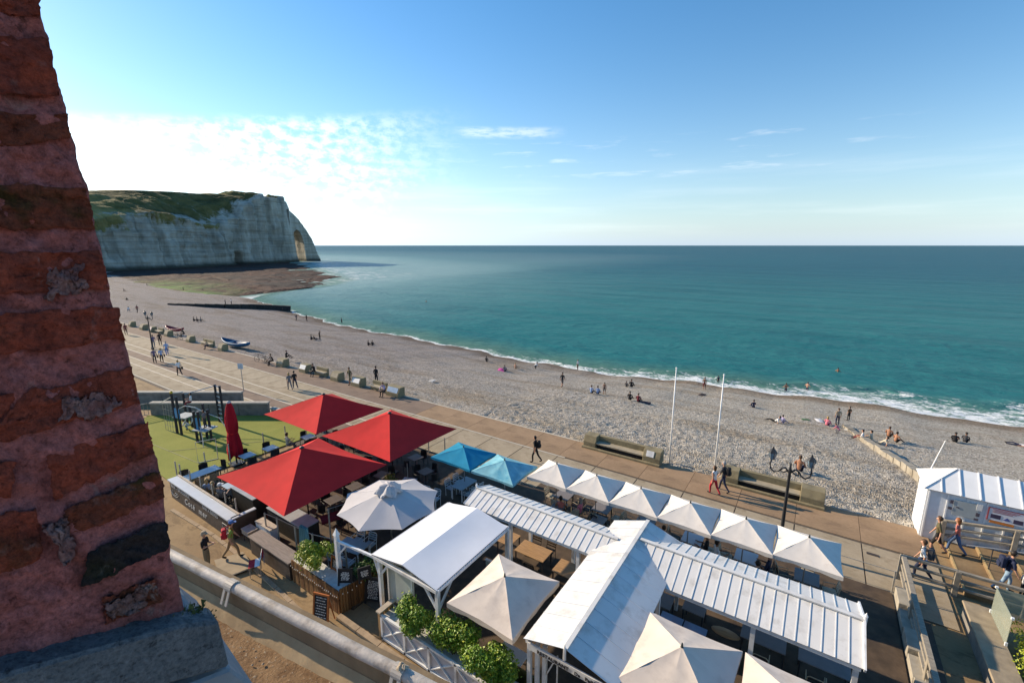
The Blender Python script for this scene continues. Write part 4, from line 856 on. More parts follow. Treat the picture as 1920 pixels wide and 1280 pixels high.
# shaded tables and chairs under the red parasols
k=0
G1='dark tables in the shade of the red parasols'; G2='dark chairs in the shade of the red parasols'
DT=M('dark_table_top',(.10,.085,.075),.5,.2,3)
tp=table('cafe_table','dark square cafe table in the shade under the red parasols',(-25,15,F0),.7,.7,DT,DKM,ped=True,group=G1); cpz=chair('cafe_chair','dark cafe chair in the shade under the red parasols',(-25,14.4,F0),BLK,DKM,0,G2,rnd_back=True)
spots=[(-25,15),(-23.2,15),(-25,17),(-23.3,17.2),(-20.6,15),(-18.6,14.9),(-20.6,17.2),(-18.6,17.4),(-16.9,16.5),(-20.7,11.9),(-18.6,11.9),(-17.0,11.8),(-18.8,13.3),(-16.6,13.6)]
seen={}
for i,(u,v) in enumerate(spots):
    par='front' if v<14 else ('rear left' if u<-22 else 'rear right')
    cen={'front':(-19,12.2),'rear left':(-24.2,16),'rear right':(-19,16)}[par]
    where=('left' if u<cen[0]-.5 else ('right' if u>cen[0]+.9 else 'middle'))+' '+('street-side' if v<cen[1] else 'far-side')
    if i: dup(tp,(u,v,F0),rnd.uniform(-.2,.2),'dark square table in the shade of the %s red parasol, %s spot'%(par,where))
    else: tp['label']='dark square table in the shade of the %s red parasol, %s spot'%(par,where)
    for j,(dx,dy,a) in enumerate(((0,-.62,0),(.62,0,90),(-.62,0,-90),(0,.62,180))):
        lb='dark chair %s of the %s table under the %s red parasol'%(('street side','right','left','far side')[j],where,par)
        if i==0 and j==0: cpz['label']=lb; continue
        if rnd.random()<.8: dup(cpz,(u+dx,v+dy,F0),R(a)+rnd.uniform(-.3,.3),lb)
# blue-grey slatted garden furniture by the blue parasols
def blue_set(label,u,v,rz,nch,tag_):
    t=table('garden_table','blue-grey slatted garden table '+label,(u,v,F0),1.25,.75,BLG,WHM,rz=rz,group='blue-grey garden tables')
    for k in range(nch):
        a=(-.33,.33,-.33,.33)[k]; b=(.62,.62,-.62,-.62)[k]; c,s_=math.cos(rz),math.sin(rz)
        chair('garden_chair','white-framed garden chair '+tag_+', '+('far left','far right','near left','near right')[k]+' seat',(u+a*c-b*s_,v+a*s_+b*c,F0),BLG,WHM,rz+R(180 if b>0 else 0),'white-framed garden chairs',arms=True)
blue_set('between the strong blue parasol and the octagonal one',-15.1,14.4,R(8),4,'between strong blue and octagonal parasols')
blue_set('right beside the far corner of the white tent',-12.3,13.7,R(0),2,'by the far corner of the tent')
blue_set('under the strong blue parasol',-14.3,16.7,R(90),4,'under the strong blue parasol')
blue_set('under the faded pale blue parasol',-11.8,16.6,R(90),4,'under the faded pale blue parasol')
blue_set('below the octagonal parasol',-14.9,10.2,R(10),4,'below the octagonal parasol')
sq=table('cafe_table','small pale square table with a steel pole through it, between red and blue parasols',(-16.9,15.2,F0),.75,.75,BLT,STEEL,ped=True,rz=R(20)); m=MB(); m.tube([(0,0,0),(0,0,1.75)],.022,6); m.build('pole',STEEL,sq)
# honey-coloured tables between left wing and sand parasol
for u,v,w,d,l in ((-8.45,14.1,1.35,.82,'long honey-coloured wooden table with a white post in front, under the left wing'),(-9.75,14.2,.7,.85,'honey-coloured table half hidden by the corner of the white tent'),(-6.85,13.9,.85,.85,'orange-brown table beside the cross roof edge'),(-8.0,12.5,.75,.6,'small honey-coloured table tucked behind the sand parasol')):
    table('wooden_table',l,(u,v,.09),w,d,WOODT,DKM,group='honey-coloured tables')
for k,(u,v,a) in enumerate(((-8.8,13.45,0),(-8.1,13.45,0),(-8.8,14.75,180),(-8.1,14.75,180),(-6.85,13.25,0))): chair('wooden_chair','dark wooden chair '+('near left of the long honey-coloured table','near right of the long honey-coloured table','far left of the long honey-coloured table','far right of the long honey-coloured table','in front of the orange-brown table')[k],(u,v,.09),M('dark_wood',(.06,.04,.025),.7,.3,6),M('dark_wood',(.06,.04,.025)),R(a),'dark wooden chairs')
SCR=thing('partition','low white partition with clear panel beside the tent, holding plants','partition',(-8.4,12.3,.09)); m=MB(); m.box((-.4,0,.5),(1.4,.05,1.0)); m.build('panel',M('milky_sheet',(.42,.47,.45)),SCR); m=MB(); m.box((-.4,0,1.02),(1.45,.09,.06)); m.build('rail',WHITE,SCR)
rl=thing('low_rail','dark timber rail running along the front of the left wing tables','railing',(-7.6,12.75,.09)); 
for z in (.5,.95): m=MB(); m.bar((-.4,0,z),(2.0,0,z),.05,.05); m.build('rail',M('dark_wood',(.06,.04,.025)),rl)
for x in (-.35,.8,1.95): m=MB(); m.bar((x,0,0),(x,0,.98),.05); m.build('post',M('dark_wood',(.06,.04,.025)),rl)
# grey tables under right wing
for u,v,w,l in ((-.2,14.6,1.25,'long grey table right beside the white post under the right wing'),(1.4,14.65,1.3,'long grey table nearest the right end of the right wing'),(-3.35,14.4,.75,'grey table tucked against the valley of the cross roof'),(-2.3,14.72,.72,'small grey table next to the blue-lit glass screen')):
    table('grey_table',l,(u,v,.09),w,.72,GREYT,DKM,group='grey tables under the right wing')
gl=thing('glass_case','low glass case with pale blue panels below the right wing','display case',(-2.45,13.65,.09)); m=MB(); m.box((0,0,.35),(1.5,.5,.7)); m.build('body',BLACKW,gl); 
for x in (-.37,.37): m=MB(); m.box((x,0,.72),(.7,.5,.03)); m.build('glass_panel',M('blue_glass',(.22,.27,.42),.15,.15,2,spec=.8),gl)
m=MB(); m.lathe([(0,.0),(.30,.02),(.34,.05),(.30,.08),(0,.12)],14); o=m.build('tray',M('honey_wood_top',(.40,.24,.11)),None,(-1.25,14.3,.6)); o.scale=(1.3,.6,1); tag(o,'oval wooden tray board left of the white post under the right wing','tray')
for k,(u,v) in enumerate(((-.2,13.9),(1.2,13.95),(1.7,13.95),(.2,15.25))): chair('tube_chair','chair with pale bent tube frame '+('before the left long grey table','left of two before the right long grey table','right of two before the right long grey table','behind the left long grey table')[k],(u,v,.09),BLK,M('pale_tube',(.42,.36,.24),.4),R(0 if k<3 else 180),'tube chairs under the right wing',arms=True)
# tables and pale tube chairs under the cream row
ORD=('first','second','third','fourth','fifth','last')
for i in range(6):
    u=-9.4+2.05*i; cl_=M('white_cloth',(.62,.62,.64),.8,.04) if i in(3,4) else GREYT
    table('dining_table',('white-clothed' if i in(3,4) else 'grey')+' dining table under the '+ORD[i]+' cream parasol of the row',(u,18.55,.09),.8,.8,cl_,DKM,group='dining tables under the cream row')
    table('side_table','small grey table street side of the '+ORD[i]+' cream parasol',(u+.25,17.6,.09),.62,.62,GREYT,DKM,ped=True,group='two-seat tables street side of the cream row')
    for k,(dx,dy,a) in enumerate(((0,-.62,0),(.02,.68,180),(-.72,0,-90),(.74,0,90),(.95,-.9,60))):
        chair('tube_chair','pale tube-framed chair under the '+ORD[i]+' cream parasol, '+('street side','promenade side','left side','right side','street corner')[k],(u+dx,18.55+dy,.09),BLK if (i+k)%2 else M('cream_seat',(.42,.36,.26),.7),M('pale_tube',(.42,.36,.24)),R(a)+rnd.uniform(-.3,.3),'tube chairs under the cream row',arms=True)
# white-clothed table under the first sand parasol, and the green bench
table('dining_table','white-clothed table glimpsed below the first sand-coloured parasol',(-6.5,9.5,.09),.9,.8,M('white_cloth',(.62,.62,.64)),DKM)
m=MB(); m.bb(-.9,.9,-.2,.2,.4,.46); o=thing('bench','olive-green bench seat behind the shrubs under the first sand parasol','bench',(-6.1,9.0,.09)); m.build('seat',M('olive_cushion',(.13,.12,.035),.8),o); m=MB(); m.bb(-.9,.9,.2,.26,.42,.9); m.build('backrest',M('olive_cushion',(.13,.12,.035)),o); m=MB(); m.bb(-.85,-.8,-.18,.2,0,.4); m.bb(.8,.85,-.18,.2,0,.4); m.build('leg',DKM,o)
# ------------------------------------------------------------ lettered wall, screens and posts of the left terrace
lw=thing('lettered_wall','dark wooden terrace front with chalk-white lettering and a pale counter top','wall',(-24.1,8.1,0)); BRN=M('dark_brown_panel',(.075,.055,.042),.75,.25,4,.2)
for i in range(5): m=MB(); m.bb(-3.0+i*1.28,-3.0+i*1.28+1.265,-.05,.05,0,.96); m.build('panel',BRN,lw)
m=MB(); m.bb(-3.05,3.42,-.12,.36,.97,1.03); m.build('counter_top',M('pale_counter',(.52,.55,.58),.4,.06,2),lw); m=MB(); m.bb(-3.05,3.42,.34,.44,.97,1.08); m.build('counter_lip',M('pale_plank',(.42,.36,.29)),lw)
CH=M('chalk_white',(.60,.58,.54),.9,.15,20)
wtext('BAR - BRASSERIE',.27,CH,lw,(-2.85,-.056,.66),space=1.12); wtext('BAR A BIERES',.25,CH,lw,(.75,-.056,.66),space=1.05)
wtext('Coté  mer',.46,CH,lw,(-1.35,-.056,.20),shear=.25,space=1.25,bold=.004)
m=MB()
for k in range(3): m.tube([(-2.5+.25*math.cos(a)*(1+.5*k),-.056,.32+.12*math.sin(a*1.7+k)) for a in np.linspace(0,3.2,9)],.010,5)
m.tube([(-2.75,-.056,.5),(-2.68,-.056,.3),(-2.8,-.056,.22)],.012,5)
m.build('chalk_drawing',CH,lw)
m=MB(); m.tube([(2.75,-.056,.15),(2.7,-.056,.62),(3.1,-.056,.62),(3.05,-.056,.15),(2.75,-.056,.15)],.012,5); m.tube([(3.1,-.056,.5),(3.25,-.056,.45),(3.22,-.056,.28),(3.07,-.056,.25)],.012,5); m.build('chalk_drawing',CH,lw)
lw2=thing('side_wall','short dark end wall at the right end of the lettered terrace front','wall',(-20.68,8.6,0)); m=MB(); m.bb(-.05,.05,-.45,.6,0,.98); m.build('panel',BRN,lw2); m=MB(); m.bb(-.1,.1,-.45,.6,.98,1.03); m.build('coping',M('pale_counter',(.52,.55,.58)),lw2)
GLS=NT('clear_glass'); GLS.b.inputs['Transmission Weight'].default_value=1; GLS.b.inputs['IOR'].default_value=1.02; GLASS=GLS.done((.93,.96,.95),.02,None,.6)
POSTM=M('grey_post',(.33,.31,.27),.6,.15,8)
def screen(label,pts,h,z0=.06,glass=True,rails=False):
    pts=[Vector((p[0],p[1],z0)) for p in pts]; o=thing('glass_screen' if glass else 'post_fence',label,'screen' if glass else 'fence',pts[0])
    for p in pts: m=MB(); m.bb(-.025,.025,-.025,.025,0,h); m.build('post',POSTM,o,p-pts[0])
    for p,q in zip(pts,pts[1:]):
        if glass: m=MB(); d=(q-p).normalized()*.04; m.bar(p+d-pts[0]+Vector((0,0,h/2)),q-d-pts[0]+Vector((0,0,h/2)),.008,h-.15); m.build('glass_pane',GLASS,o)
        if rails or not glass: m=MB(); m.bar(p-pts[0]+Vector((0,0,h-.03)),q-pts[0]+Vector((0,0,h-.03)),.02); m.build('rail',POSTM,o)
    return o
screen('row of glass screens on grey posts between the lawn and the brasserie terrace',[(-28.0,8.7),(-27.95,10.1),(-27.95,11.4),(-27.9,13.4),(-27.85,14.8),(-27.8,16.2),(-27.75,17.4)],1.45)
screen('glass screens on posts behind the lettered wall',[(-27.2,8.62),(-26.0,8.62),(-24.8,8.62),(-23.5,8.62),(-22.2,8.62),(-21.2,8.62)],1.55)
screen('row of slim posts with glass between red parasol and promenade',[(-22.4,19.35),(-20.9,19.4),(-19.5,19.4),(-18.1,19.4),(-16.7,19.4),(-15.3,19.4),(-13.9,19.4),(-12.5,19.35)],1.35)
sp=screen('grey steel posts with a thin rail along the terrace right of the entrance',[(-19.1,8.85),(-18.3,8.95),(-17.1,9.05),(-16.0,9.15),(-15.0,9.45),(-14.2,9.4)],1.45,glass=False)
sp2=screen('two tall grey posts standing in the passage between maroon banner and octagonal parasol',[(-16.4,10.2),(-15.9,11.6)],1.9,glass=False)
screen('added dark post fence shading the terrace floor behind the cream parasol row',[(-11.2+1.85*q,20.45) for q in range(9)],.95,z0=.09,glass=False)  # low barrier added to shade the terrace floor behind the row
bn=thing('banner','long maroon cloth banner strung between posts left of the octagonal parasol','banner',(-16.7,10.0,1.15)); u_,v_=np.meshgrid(np.linspace(0,1,20),np.linspace(0,1,6),indexing='ij'); o=grid('cloth',.9*u_+.05*np.sin(v_*6),4.4*u_,-.12*np.sin(u_*math.pi)+.45*v_-.1*u_,M('maroon_cloth',(.13,.008,.025),.85,.2,3)); o.parent=bn
cu_=thing('beach_towel','pale blue striped curtain hung over the terrace rail behind the shrub','curtain',(-16.45,9.0,.15)); u_,v_=np.meshgrid(np.linspace(0,1,40),np.linspace(0,1,8),indexing='ij'); o=grid('cloth',(u_-.5)*(.75-.3*v_),.09*np.sin(u_*40)+.05*v_,1.55*v_,M('sea_blue_cloth',(.10,.25,.32),.85,.45,3,stretch=(9,9,.6))); o.parent=cu_
# grey planter bench, board fence with string lights, planter shelf
pb=thing('planter_bench','long grey-brown flat-topped bench box between entrance ramp and board fence','bench',(-17.55,8.35,0)); m=MB(); m.bb(-1.5,1.5,-.25,.25,0,.76); m.build('body',BRN,pb); m=MB(); m.bb(-1.56,1.56,-.3,.3,.76,.82); m.build('bench_top',M('weathered_plank',(.22,.185,.165),.85,.2,3,stretch=(1,8,1)),pb,bevel=.008)
bf=thing('board_fence','brown upright board fence forming the corner of the terrace, hung with string lights','fence',(-12.95,8.15,0))
BW=[M('board_brown_%s'%s_,c,.8,.3,5,.3,stretch=(7,7,1)) for s_,c in (('dark',(.13,.06,.02)),('warm',(.19,.09,.03)),('pale',(.24,.125,.045)))]
nb=26
for i in range(nb):
    x=-2.95+i*2.95/nb; m=MB(); m.bb(0,2.95/nb-.012,-.02+rnd.uniform(-.004,.004),.02,.02,.98+rnd.uniform(-.012,.012)); m.build('board',rnd.choice(BW),bf,(x,0,0))
for i in range(18):
    y=i*1.75/18; m=MB(); m.bb(-.02,.02+rnd.uniform(-.004,.004),.0,1.75/18-.012,.02,1.02+rnd.uniform(-.012,.012)); m.build('board',rnd.choice(BW),bf,(.35*y/1.75+.02,y+.03,0))
m=MB(); m.bb(-2.95,.0,.03,.62,.86,.92); m.build('shelf',M('planter_shelf',(.55,.55,.53)),bf)
sg=thing('string_lights','string of small pale bulbs sagging along the brown board fence','string lights',(-12.95,8.1,.8)); BULB=M('bulb_glass',(.85,.80,.68),.2,.04,3,spec=.8)
m=MB(); wp=[]
for i in range(25):
    x=-2.9+i*2.9/24; z=.02-.05*math.sin(i*math.pi/4)**2; wp.append((x,-.02,z))
    b=MB(); b.lathe([(0,.03),(.016,.012),(.02,-.012),(0,-.035)],6); link('bulb',b.mesh('bulb',BULB),sg,(x,-.03,z-.03))
m.tube(wp,.006,4); m.build('wire',BLK,sg)
for i in range(9):
    y=.15+i*.17; b=MB(); b.lathe([(0,.03),(.016,.012),(.02,-.012),(0,-.035)],6); link('bulb',b.mesh('bulb',BULB),sg,(.08+.2*y,y,.06-.06*math.sin(i*1.1)))
# chalkboards
def chalkboard(label,loc,w,h,rz,frame,lines,leg=True,lean=10):
    t=thing('chalkboard',label,'sign',loc,rz,'chalkboard menus on the terrace'); L=R(lean)
    def B(m): m.v=[(x,y*math.cos(L)+z*math.sin(L),z*math.cos(L)-y*math.sin(L)) for x,y,z in m.v]; return m
    m=MB(); m.bb(-w/2,w/2,-.012,.012,.14,h); B(m).build('board',M('slate_black',(.018,.018,.022),.8,.2,6),t)
    m=MB(); f=.05; m.bb(-w/2-.01,-w/2+f,-.025,.025,0,h+.01); m.bb(w/2-f,w/2+.01,-.025,.025,0,h+.01); m.bb(-w/2+f+.001,w/2-f-.001,-.025,.025,h-f,h+.01); m.bb(-w/2+f+.001,w/2-f-.001,-.025,.025,.12,.12+f); B(m).build('frame',frame,t)
    m=MB(); rr=random.Random(int(w*1000+h*77+loc[0]*10))
    for k in range(lines):
        z=h-.14-k*(h-.36)/max(1,lines-1); x=-w/2+.09+rr.uniform(0,.06)
        while x<w/2-.13:
            l=rr.uniform(.02,.09); m.bb(x,min(x+l,w/2-.09),-.0165,-.0135,z-.010,z+.014+rr.uniform(-.004,.012)); x+=l+rr.uniform(.012,.035)
    B(m).build('chalk_writing',CH,t)['kind']='stuff'
    if leg: m=MB(); m.bar((-w/2+.03,.42,.0),(-w/2+.03,h*math.sin(L)*.9,h*.9),.03); m.bar((w/2-.03,.42,.0),(w/2-.03,h*math.sin(L)*.9,h*.9),.03); m.build('back_leg',frame,t)
ORG=M('orange_wood',(.42,.12,.025),.6,.2,5); 
chalkboard('tall chalkboard menu with an orange wooden frame standing on the street',(-13.1,7.45,0),.62,1.15,R(18),ORG,9)
chalkboard('black A-frame menu board standing in the passage to the terrace',(-12.35,9.1,.04),.62,1.0,R(24),BLK,12)
chalkboard('menu board leaning at the fence corner, left of two dark boards on the shelf',(-13.05,8.5,.9),.5,.62,R(35),BLK,9,leg=False,lean=14)
chalkboard('menu board leaning at the fence corner, right of two dark boards on the shelf',(-12.55,9.0,.95),.45,.55,R(60),BLK,8,leg=False,lean=14)
chalkboard('small chalkboard with orange top edge beside the white timber post',(-13.95,8.75,.85),.6,.62,R(0),ORG,7,leg=False,lean=8)
# ------------------------------------------------------------ shrubs
def leaf_mat(name,a,b,c):
    n=NT(name); r=n.attr('tone'); n.b.inputs['Subsurface Weight'].default_value=0
    return n.done(n.ramp(r,(0,a),(.55,b),(1,c)),.5,None,.45)
LEAF=leaf_mat('shrub_leaf',(.06,.15,.010),(.17,.30,.020),(.42,.45,.04)); LEAFY=leaf_mat('shrub_leaf_yellow',(.12,.19,.010),(.27,.34,.016),(.5,.47,.04)); LEAFD=leaf_mat('shrub_leaf_dark',(.025,.075,.012),(.06,.13,.022),(.12,.20,.03))
def shrub(label,loc,rx,ry,rz_,n,mat,name='shrub',size=.06,group=None,potcol=None,lobes=9):
    t=thing(name,label,'shrub',loc,0,group); rr=random.Random(int(abs(loc[0]*100)))
    L=[(Vector((rr.uniform(-.6,.6)*rx,rr.uniform(-.6,.6)*ry,rr.uniform(-.4,.6)*rz_)),rr.uniform(.32,.6)) for _ in range(lobes+3)]
    vs=[];fs=[];tone=[]
    for i in range(n):
        c,s_=rr.choice(L); d=Vector((rr.gauss(0,1),rr.gauss(0,1),rr.gauss(0,1))).normalized(); k=rr.uniform(.5,1.04)*(1.0 if rr.random()<.93 else rr.uniform(1.0,1.5))
        p=c+Vector((d.x*rx,d.y*ry,d.z*rz_))*s_*k
        a=(d+Vector((rr.gauss(0,.6),rr.gauss(0,.6),rr.gauss(.3,.6)))).normalized(); e=a.cross(Vector((rr.gauss(0,1),rr.gauss(0,1),rr.gauss(0,1)))).normalized(); f=a.cross(e)
        w=size*.85*rr.choice((.45,.6,.8,1.0,1.25))*rr.uniform(.8,1.2); l=w*1.7; b=len(vs)
        vs+=[p-f*l*.5,p+e*w*.45+a*w*.12,p+f*l*.5,p-e*w*.45+a*w*.12]; fs.append((b,b+1,b+2,b+3)); tone+=[min(1,max(0,rr.gauss(.45,.22)+(.25 if rr.random()<.1 else 0)))]*4
    me=bpy.data.meshes.new('foliage'); me.from_pydata([tuple(v) for v in vs],[],fs); a=me.attributes.new('tone','FLOAT','POINT'); a.data.foreach_set('value',tone); me.materials.append(mat); o=link('foliage',me,t,(0,0,rz_*1.0)); o['kind']='stuff'
    m=MB()
    for k in range(6): m.tube([(rr.uniform(-.05,.05),rr.uniform(-.05,.05),0),(rr.uniform(-.5,.5)*rx*.6,rr.uniform(-.5,.5)*ry*.6,rz_*.7),(rr.uniform(-.9,.9)*rx*.6,rr.uniform(-.9,.9)*ry*.6,rz_*1.3)],[.018,.012,.006],5)
    m.build('stem',M('stem_bark',(.08,.055,.03),.9),t)
    if potcol: m=MB(); m.box((0,0,-.2),(rx*1.1,ry*1.1,.4)); m.build('planter_box',potcol,t)
    return t
SG='round green shrubs in the planters'
shrub('bright yellow-green round shrub on the board fence corner beside the curtain',(-14.75,8.45,.92),.78,.56,.55,8000,LEAFY,group=SG)
shrub('round green shrub nearest the white tent, over the lattice',(-9.55,8.55,.86),.82,.56,.60,8600,LEAF,group=SG)
shrub('round green shrub in the middle of the three over the lattice, under the sand parasol',(-7.98,8.6,.86),.92,.56,.58,9200,LEAF,group=SG)
shrub('round green shrub over the lattice, nearest the cross roof sign',(-6.45,8.62,.86),.88,.56,.58,9200,LEAF,group=SG)
shrub('dark green hedge plant behind the menu boards at the passage corner',(-13.1,9.6,.5),.75,.75,.5,3000,LEAFD,group='dark terrace plants')
shrub('dark green plant under the octagonal parasol by the tent edge',(-12.55,10.6,.4),.55,.6,.5,2200,LEAFD,group='dark terrace plants')
shrub('yellow flowering plant between the front red parasol and the octagonal parasol',(-17.0,14.3,.4),.5,.45,.6,1800,leaf_mat('leaf_gold',(.06,.07,.01),(.16,.14,.01),(.5,.36,.01)))
shrub('pale green plant in a pot glimpsed under the first sand parasol',(-8.1,9.5,.25),.28,.28,.25,700,LEAFY)
pw=thing('planter_wall','low brown timber planter wall between the terrace and the blue parasols','planter',(-16.2,15.9,.06)); m=MB(); m.bar((-.2,-1.4,.35),(.9,-.3,.35),.25,.7); m.build('box',BW[0],pw)
# stuff at the entrance: ramp board, chair with towel
rb=thing('ramp_board','pale flat ramp board lying at the terrace entrance with a dark edge','ramp',(-18.5,7.3,0)); m=MB(); m.prism([(-1.3,-.35,.03),(.15,-.75,.03),(.55,.35,.10),(-.75,.55,.10)],(0,0,.03)); m.build('board',M('ramp_tan',(.30,.235,.15),.85,.12,3),rb); m=MB(); m.bar((.17,-.76,.05),(.57,.36,.09),.07,.05); m.build('edge_strip',BLK,rb)
tw=chair('steel_chair','grey steel chair draped with a towel, on the street beside the ramp',(-17.6,7.55,0),STEEL,STEEL,R(150)); 
def cloth3(par):
    m=MB(); cols=(0,1,0,2); W_=.27
    pr=[(.24,.30),(.22,.49),(0,.485),(-.18,.49),(-.22,.7),(-.285,.90),(-.33,.72),(-.34,.42)]
    for i,(a,b) in enumerate(zip(pr,pr[1:])): m.add([(-W_,a[0],a[1]),(W_,a[0],a[1]),(W_,b[0],b[1]),(-W_,b[0],b[1])],[(0,1,2,3)],cols[i%4])
    return m.build('towel',[M('towel_white',(.66,.66,.68),.9),M('towel_red',(.40,.02,.04),.9),M('towel_blue',(.25,.45,.55),.9)],par)
tt=thing('towel','white towel with dark red and pale blue stripes hung over a steel chair','towel',tw.location,tw.rotation_euler.z); cloth3(tt)
hp=thing('handcart','small grey wicker basket cart at the foot of the slim serving table','basket',(-19.9,8.5,.0)); m=MB(); m.box((0,0,.5),(.6,.4,.22)); m.build('basket',M('grey_wicker',(.30,.26,.22),.85,.3,20,.4),hp); m=MB(); m.box((0,0,.62),(.64,.44,.03)); m.build('rim',M('pale_plank',(.42,.36,.29)),hp); m=MB(); 
for a in (-.25,.25): m.bar((a,-.15,0),(a,-.15,.4),.03); m.bar((a,.15,0),(a,.15,.4),.03)
m.build('leg',DKM,hp)
# ------------------------------------------------------------ playground frame
cf=thing('climbing_frame','dark post climbing frame with blue panels, bars and nets on the lawn','climbing frame',(-34.4,12.6,.045)); L0=cf.location
NAVY=M('navy_post',(.018,.022,.032),.5); BPAN=M('blue_panel',(.06,.25,.45),.5,.1,3); PBAR=M('pale_bar',(.55,.55,.50),.45); YEL=M('yellow_cap',(.5,.36,.03),.5); PLAT=M('grey_platform',(.34,.37,.38),.6)
base_px=[((333,812),3.0),((341,815),2.8),((371,829),2.2),((379,830),2.2),((389,821),2.5),((397,825),2.2),((352,795),2.4),((361,800),1.6),((412,790),2.9),((421,793),2.9)]
PT=[]
for (px,py),h in base_px:
    p=at(px,py,.045)-L0; PT.append((p,h)); m=MB(); m.tube([p,p+Vector((0,0,h))],.085,8); m.build('post',NAVY,cf)
def top(i,z=None): p,h=PT[i]; return p+Vector((0,0,h if z is None else z))
def cfbar(name,mat,*pts,r=.03): m=MB(); m.tube(list(pts),r,6); return m.build(name,mat,cf)
m=MB(); m.lathe([(.0,.12),(.09,.08),(.1,-.05)],8); m.build('cap',YEL,cf,top(0))
cfbar('monkey_bar',M('blue_bar',(.08,.22,.35),.5),top(6,2.3),top(8,2.8),top(9,2.8)); cfbar('top_bar',PBAR,top(0,2.95),top(6,2.5)); cfbar('top_bar',PBAR,top(0,2.7),top(0,2.0)+Vector((-1.6,-.2,0)),r=.025)
for a,b in ((1,4),(2,5)): 
    p,q=top(a,1.9),top(b,1.9); cfbar('arch_bar',PBAR,p,p.lerp(q,.3)+Vector((0,0,.3)),p.lerp(q,.7)+Vector((0,0,.25)),q)
for i,j,z0,z1 in ((0,1,1.2,1.9),(2,3,.9,1.75)):
    p,q=PT[i][0],PT[j][0]; d=(q-p).normalized(); m=MB(); m.bar(p-d*.1+Vector((0,0,(z0+z1)/2)),q+d*.1+Vector((0,0,(z0+z1)/2)),.05,z1-z0); m.build('blue_panel',BPAN,cf)
for (i,j),z in (((1,7),1.15),((3,5),.95)):
    c=(PT[i][0]+PT[j][0])/2; m=MB(); m.box(c+Vector((0,0,z)),(1.1,1.0,.06),R(20)); m.build('platform',PLAT,cf)
for k in range(7):
    cfbar('rung',PBAR,top(8,.35+.33*k),top(9,.35+.33*k),r=.028)
s0=PT[5][0]; m=MB(); m.tube([s0+Vector((0,0,1.9)),s0+Vector((.9,.3,1.7)),s0+Vector((1.4,.45,1.0)),s0+Vector((1.6,.5,.0))],.025,6); m.tube([s0+Vector((.1,-.6,1.2)),s0+Vector((.5,-.7,.5)),s0+Vector((.7,-.8,0))],.025,6); m.build('curved_pole',PBAR,cf)
m=MB(); n0=PT[0][0]+Vector((-1.4,-.2,0))
for k in range(5):
    m.tube([n0+Vector((.28*k,.05*k,0)),n0+Vector((.28*k+.1,.06*k,2.0))],.012,4); m.tube([n0+Vector((0,0,.4*k)),n0+Vector((1.3,.2,.4*k))],.012,4)
m.build('climbing_net',M('rope',(.35,.32,.25),.9),cf)
m=MB(); m.lathe([(.30,0),(.33,.05),(.30,.1),(.27,.05),(.3,0)],16); o=m.build('net_ring',PBAR,cf,PT[7][0]+Vector((.5,-.3,.7))); o.rotation_euler=(R(70),0,R(20))
# two slim goal-like frames on the lawn
for px,py,l in ((404,868,'slim grey post frame on the lawn between climbing frame and terrace'),):
    a=at(372,868,.045); b=at(409,860,.045); t=thing('bar_frame',l,'play bar',a); m=MB(); m.tube([(0,0,0),(0,0,1.35),b-a+Vector((0,0,1.35)),b-a],.022,6); m.build('bar',PBAR,t); m=MB(); m.tube([(0,0,.02),b-a+Vector((0,0,.02))],.02,6); m.build('ground_bar',PBAR,t)
# ------------------------------------------------------------ promenade furniture
def lamp(label,u,v,h,rz,group='street lamps with curled arms on the promenade'):
    t=thing('street_lamp',label,'street lamp',(u,v,.02),rz,group); BK=M('black_iron',(.022,.024,.028),.45)
    m=MB(); m.lathe([(.16,0),(.15,.25),(.09,.32),(.075,.7),(.062,h*.6),(.055,h-.2),(.075,h-.15),(.05,h),(.03,h+.18),(0,h+.3)],12); m.build('pole',BK,t,smooth=True)
    for k in range(2):
        a=R(12) if k==0 else R(168); c,s_=math.cos(a),math.sin(a)
        pr=[(.04,h-.22),(.18,h-.06),(.32,h-.12),(.42,h-.30),(.58,h-.40),(.73,h-.30),(.78,h-.08),(.74,h+.12)]
        m=MB(); m.tube([(r*c,r*s_,z) for r,z in pr],.036,6); m.tube([(.1*c,.1*s_,h-.2),(.24*c,.24*s_,h-.30),(.34*c,.34*s_,h-.26),(.30*c,.30*s_,h-.16)],.028,5); m.build('arm',BK,t,smooth=True)
        x,y=.72*c,.72*s_; m=MB(); m.lathe([(.0,.12),(.07,.14),(.15,.44),(.15,.46)],6,0,(x,y,h)); m.build('lantern_glass',M('lantern_glass',(.15,.22,.28),.2,.1,3,spec=.8),t)
        m=MB(); m.lathe([(.18,.45),(.12,.56),(.05,.62),(.03,.7),(0,.74)],6,0,(x,y,h)); 
        for q in range(6): b=2*math.pi*q/6; m.bar((x+.075*math.cos(b),y+.075*math.sin(b),h+.13),(x+.155*math.cos(b),y+.155*math.sin(b),h+.46),.016)
        m.build('lantern_frame',BK,t)
    return t
lamp('black street lamp with curled arms standing behind the fifth cream parasol',-.15,21.3,3.78,R(0))
lamp('black street lamp with curled arms far left by the strolling people',-69.7,21.3,4.2,R(10))
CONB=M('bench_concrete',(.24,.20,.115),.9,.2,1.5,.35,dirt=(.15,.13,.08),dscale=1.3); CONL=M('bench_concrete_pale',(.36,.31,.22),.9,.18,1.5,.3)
PLQ=M('white_plaque',(.66,.66,.64),.5,.06,6)
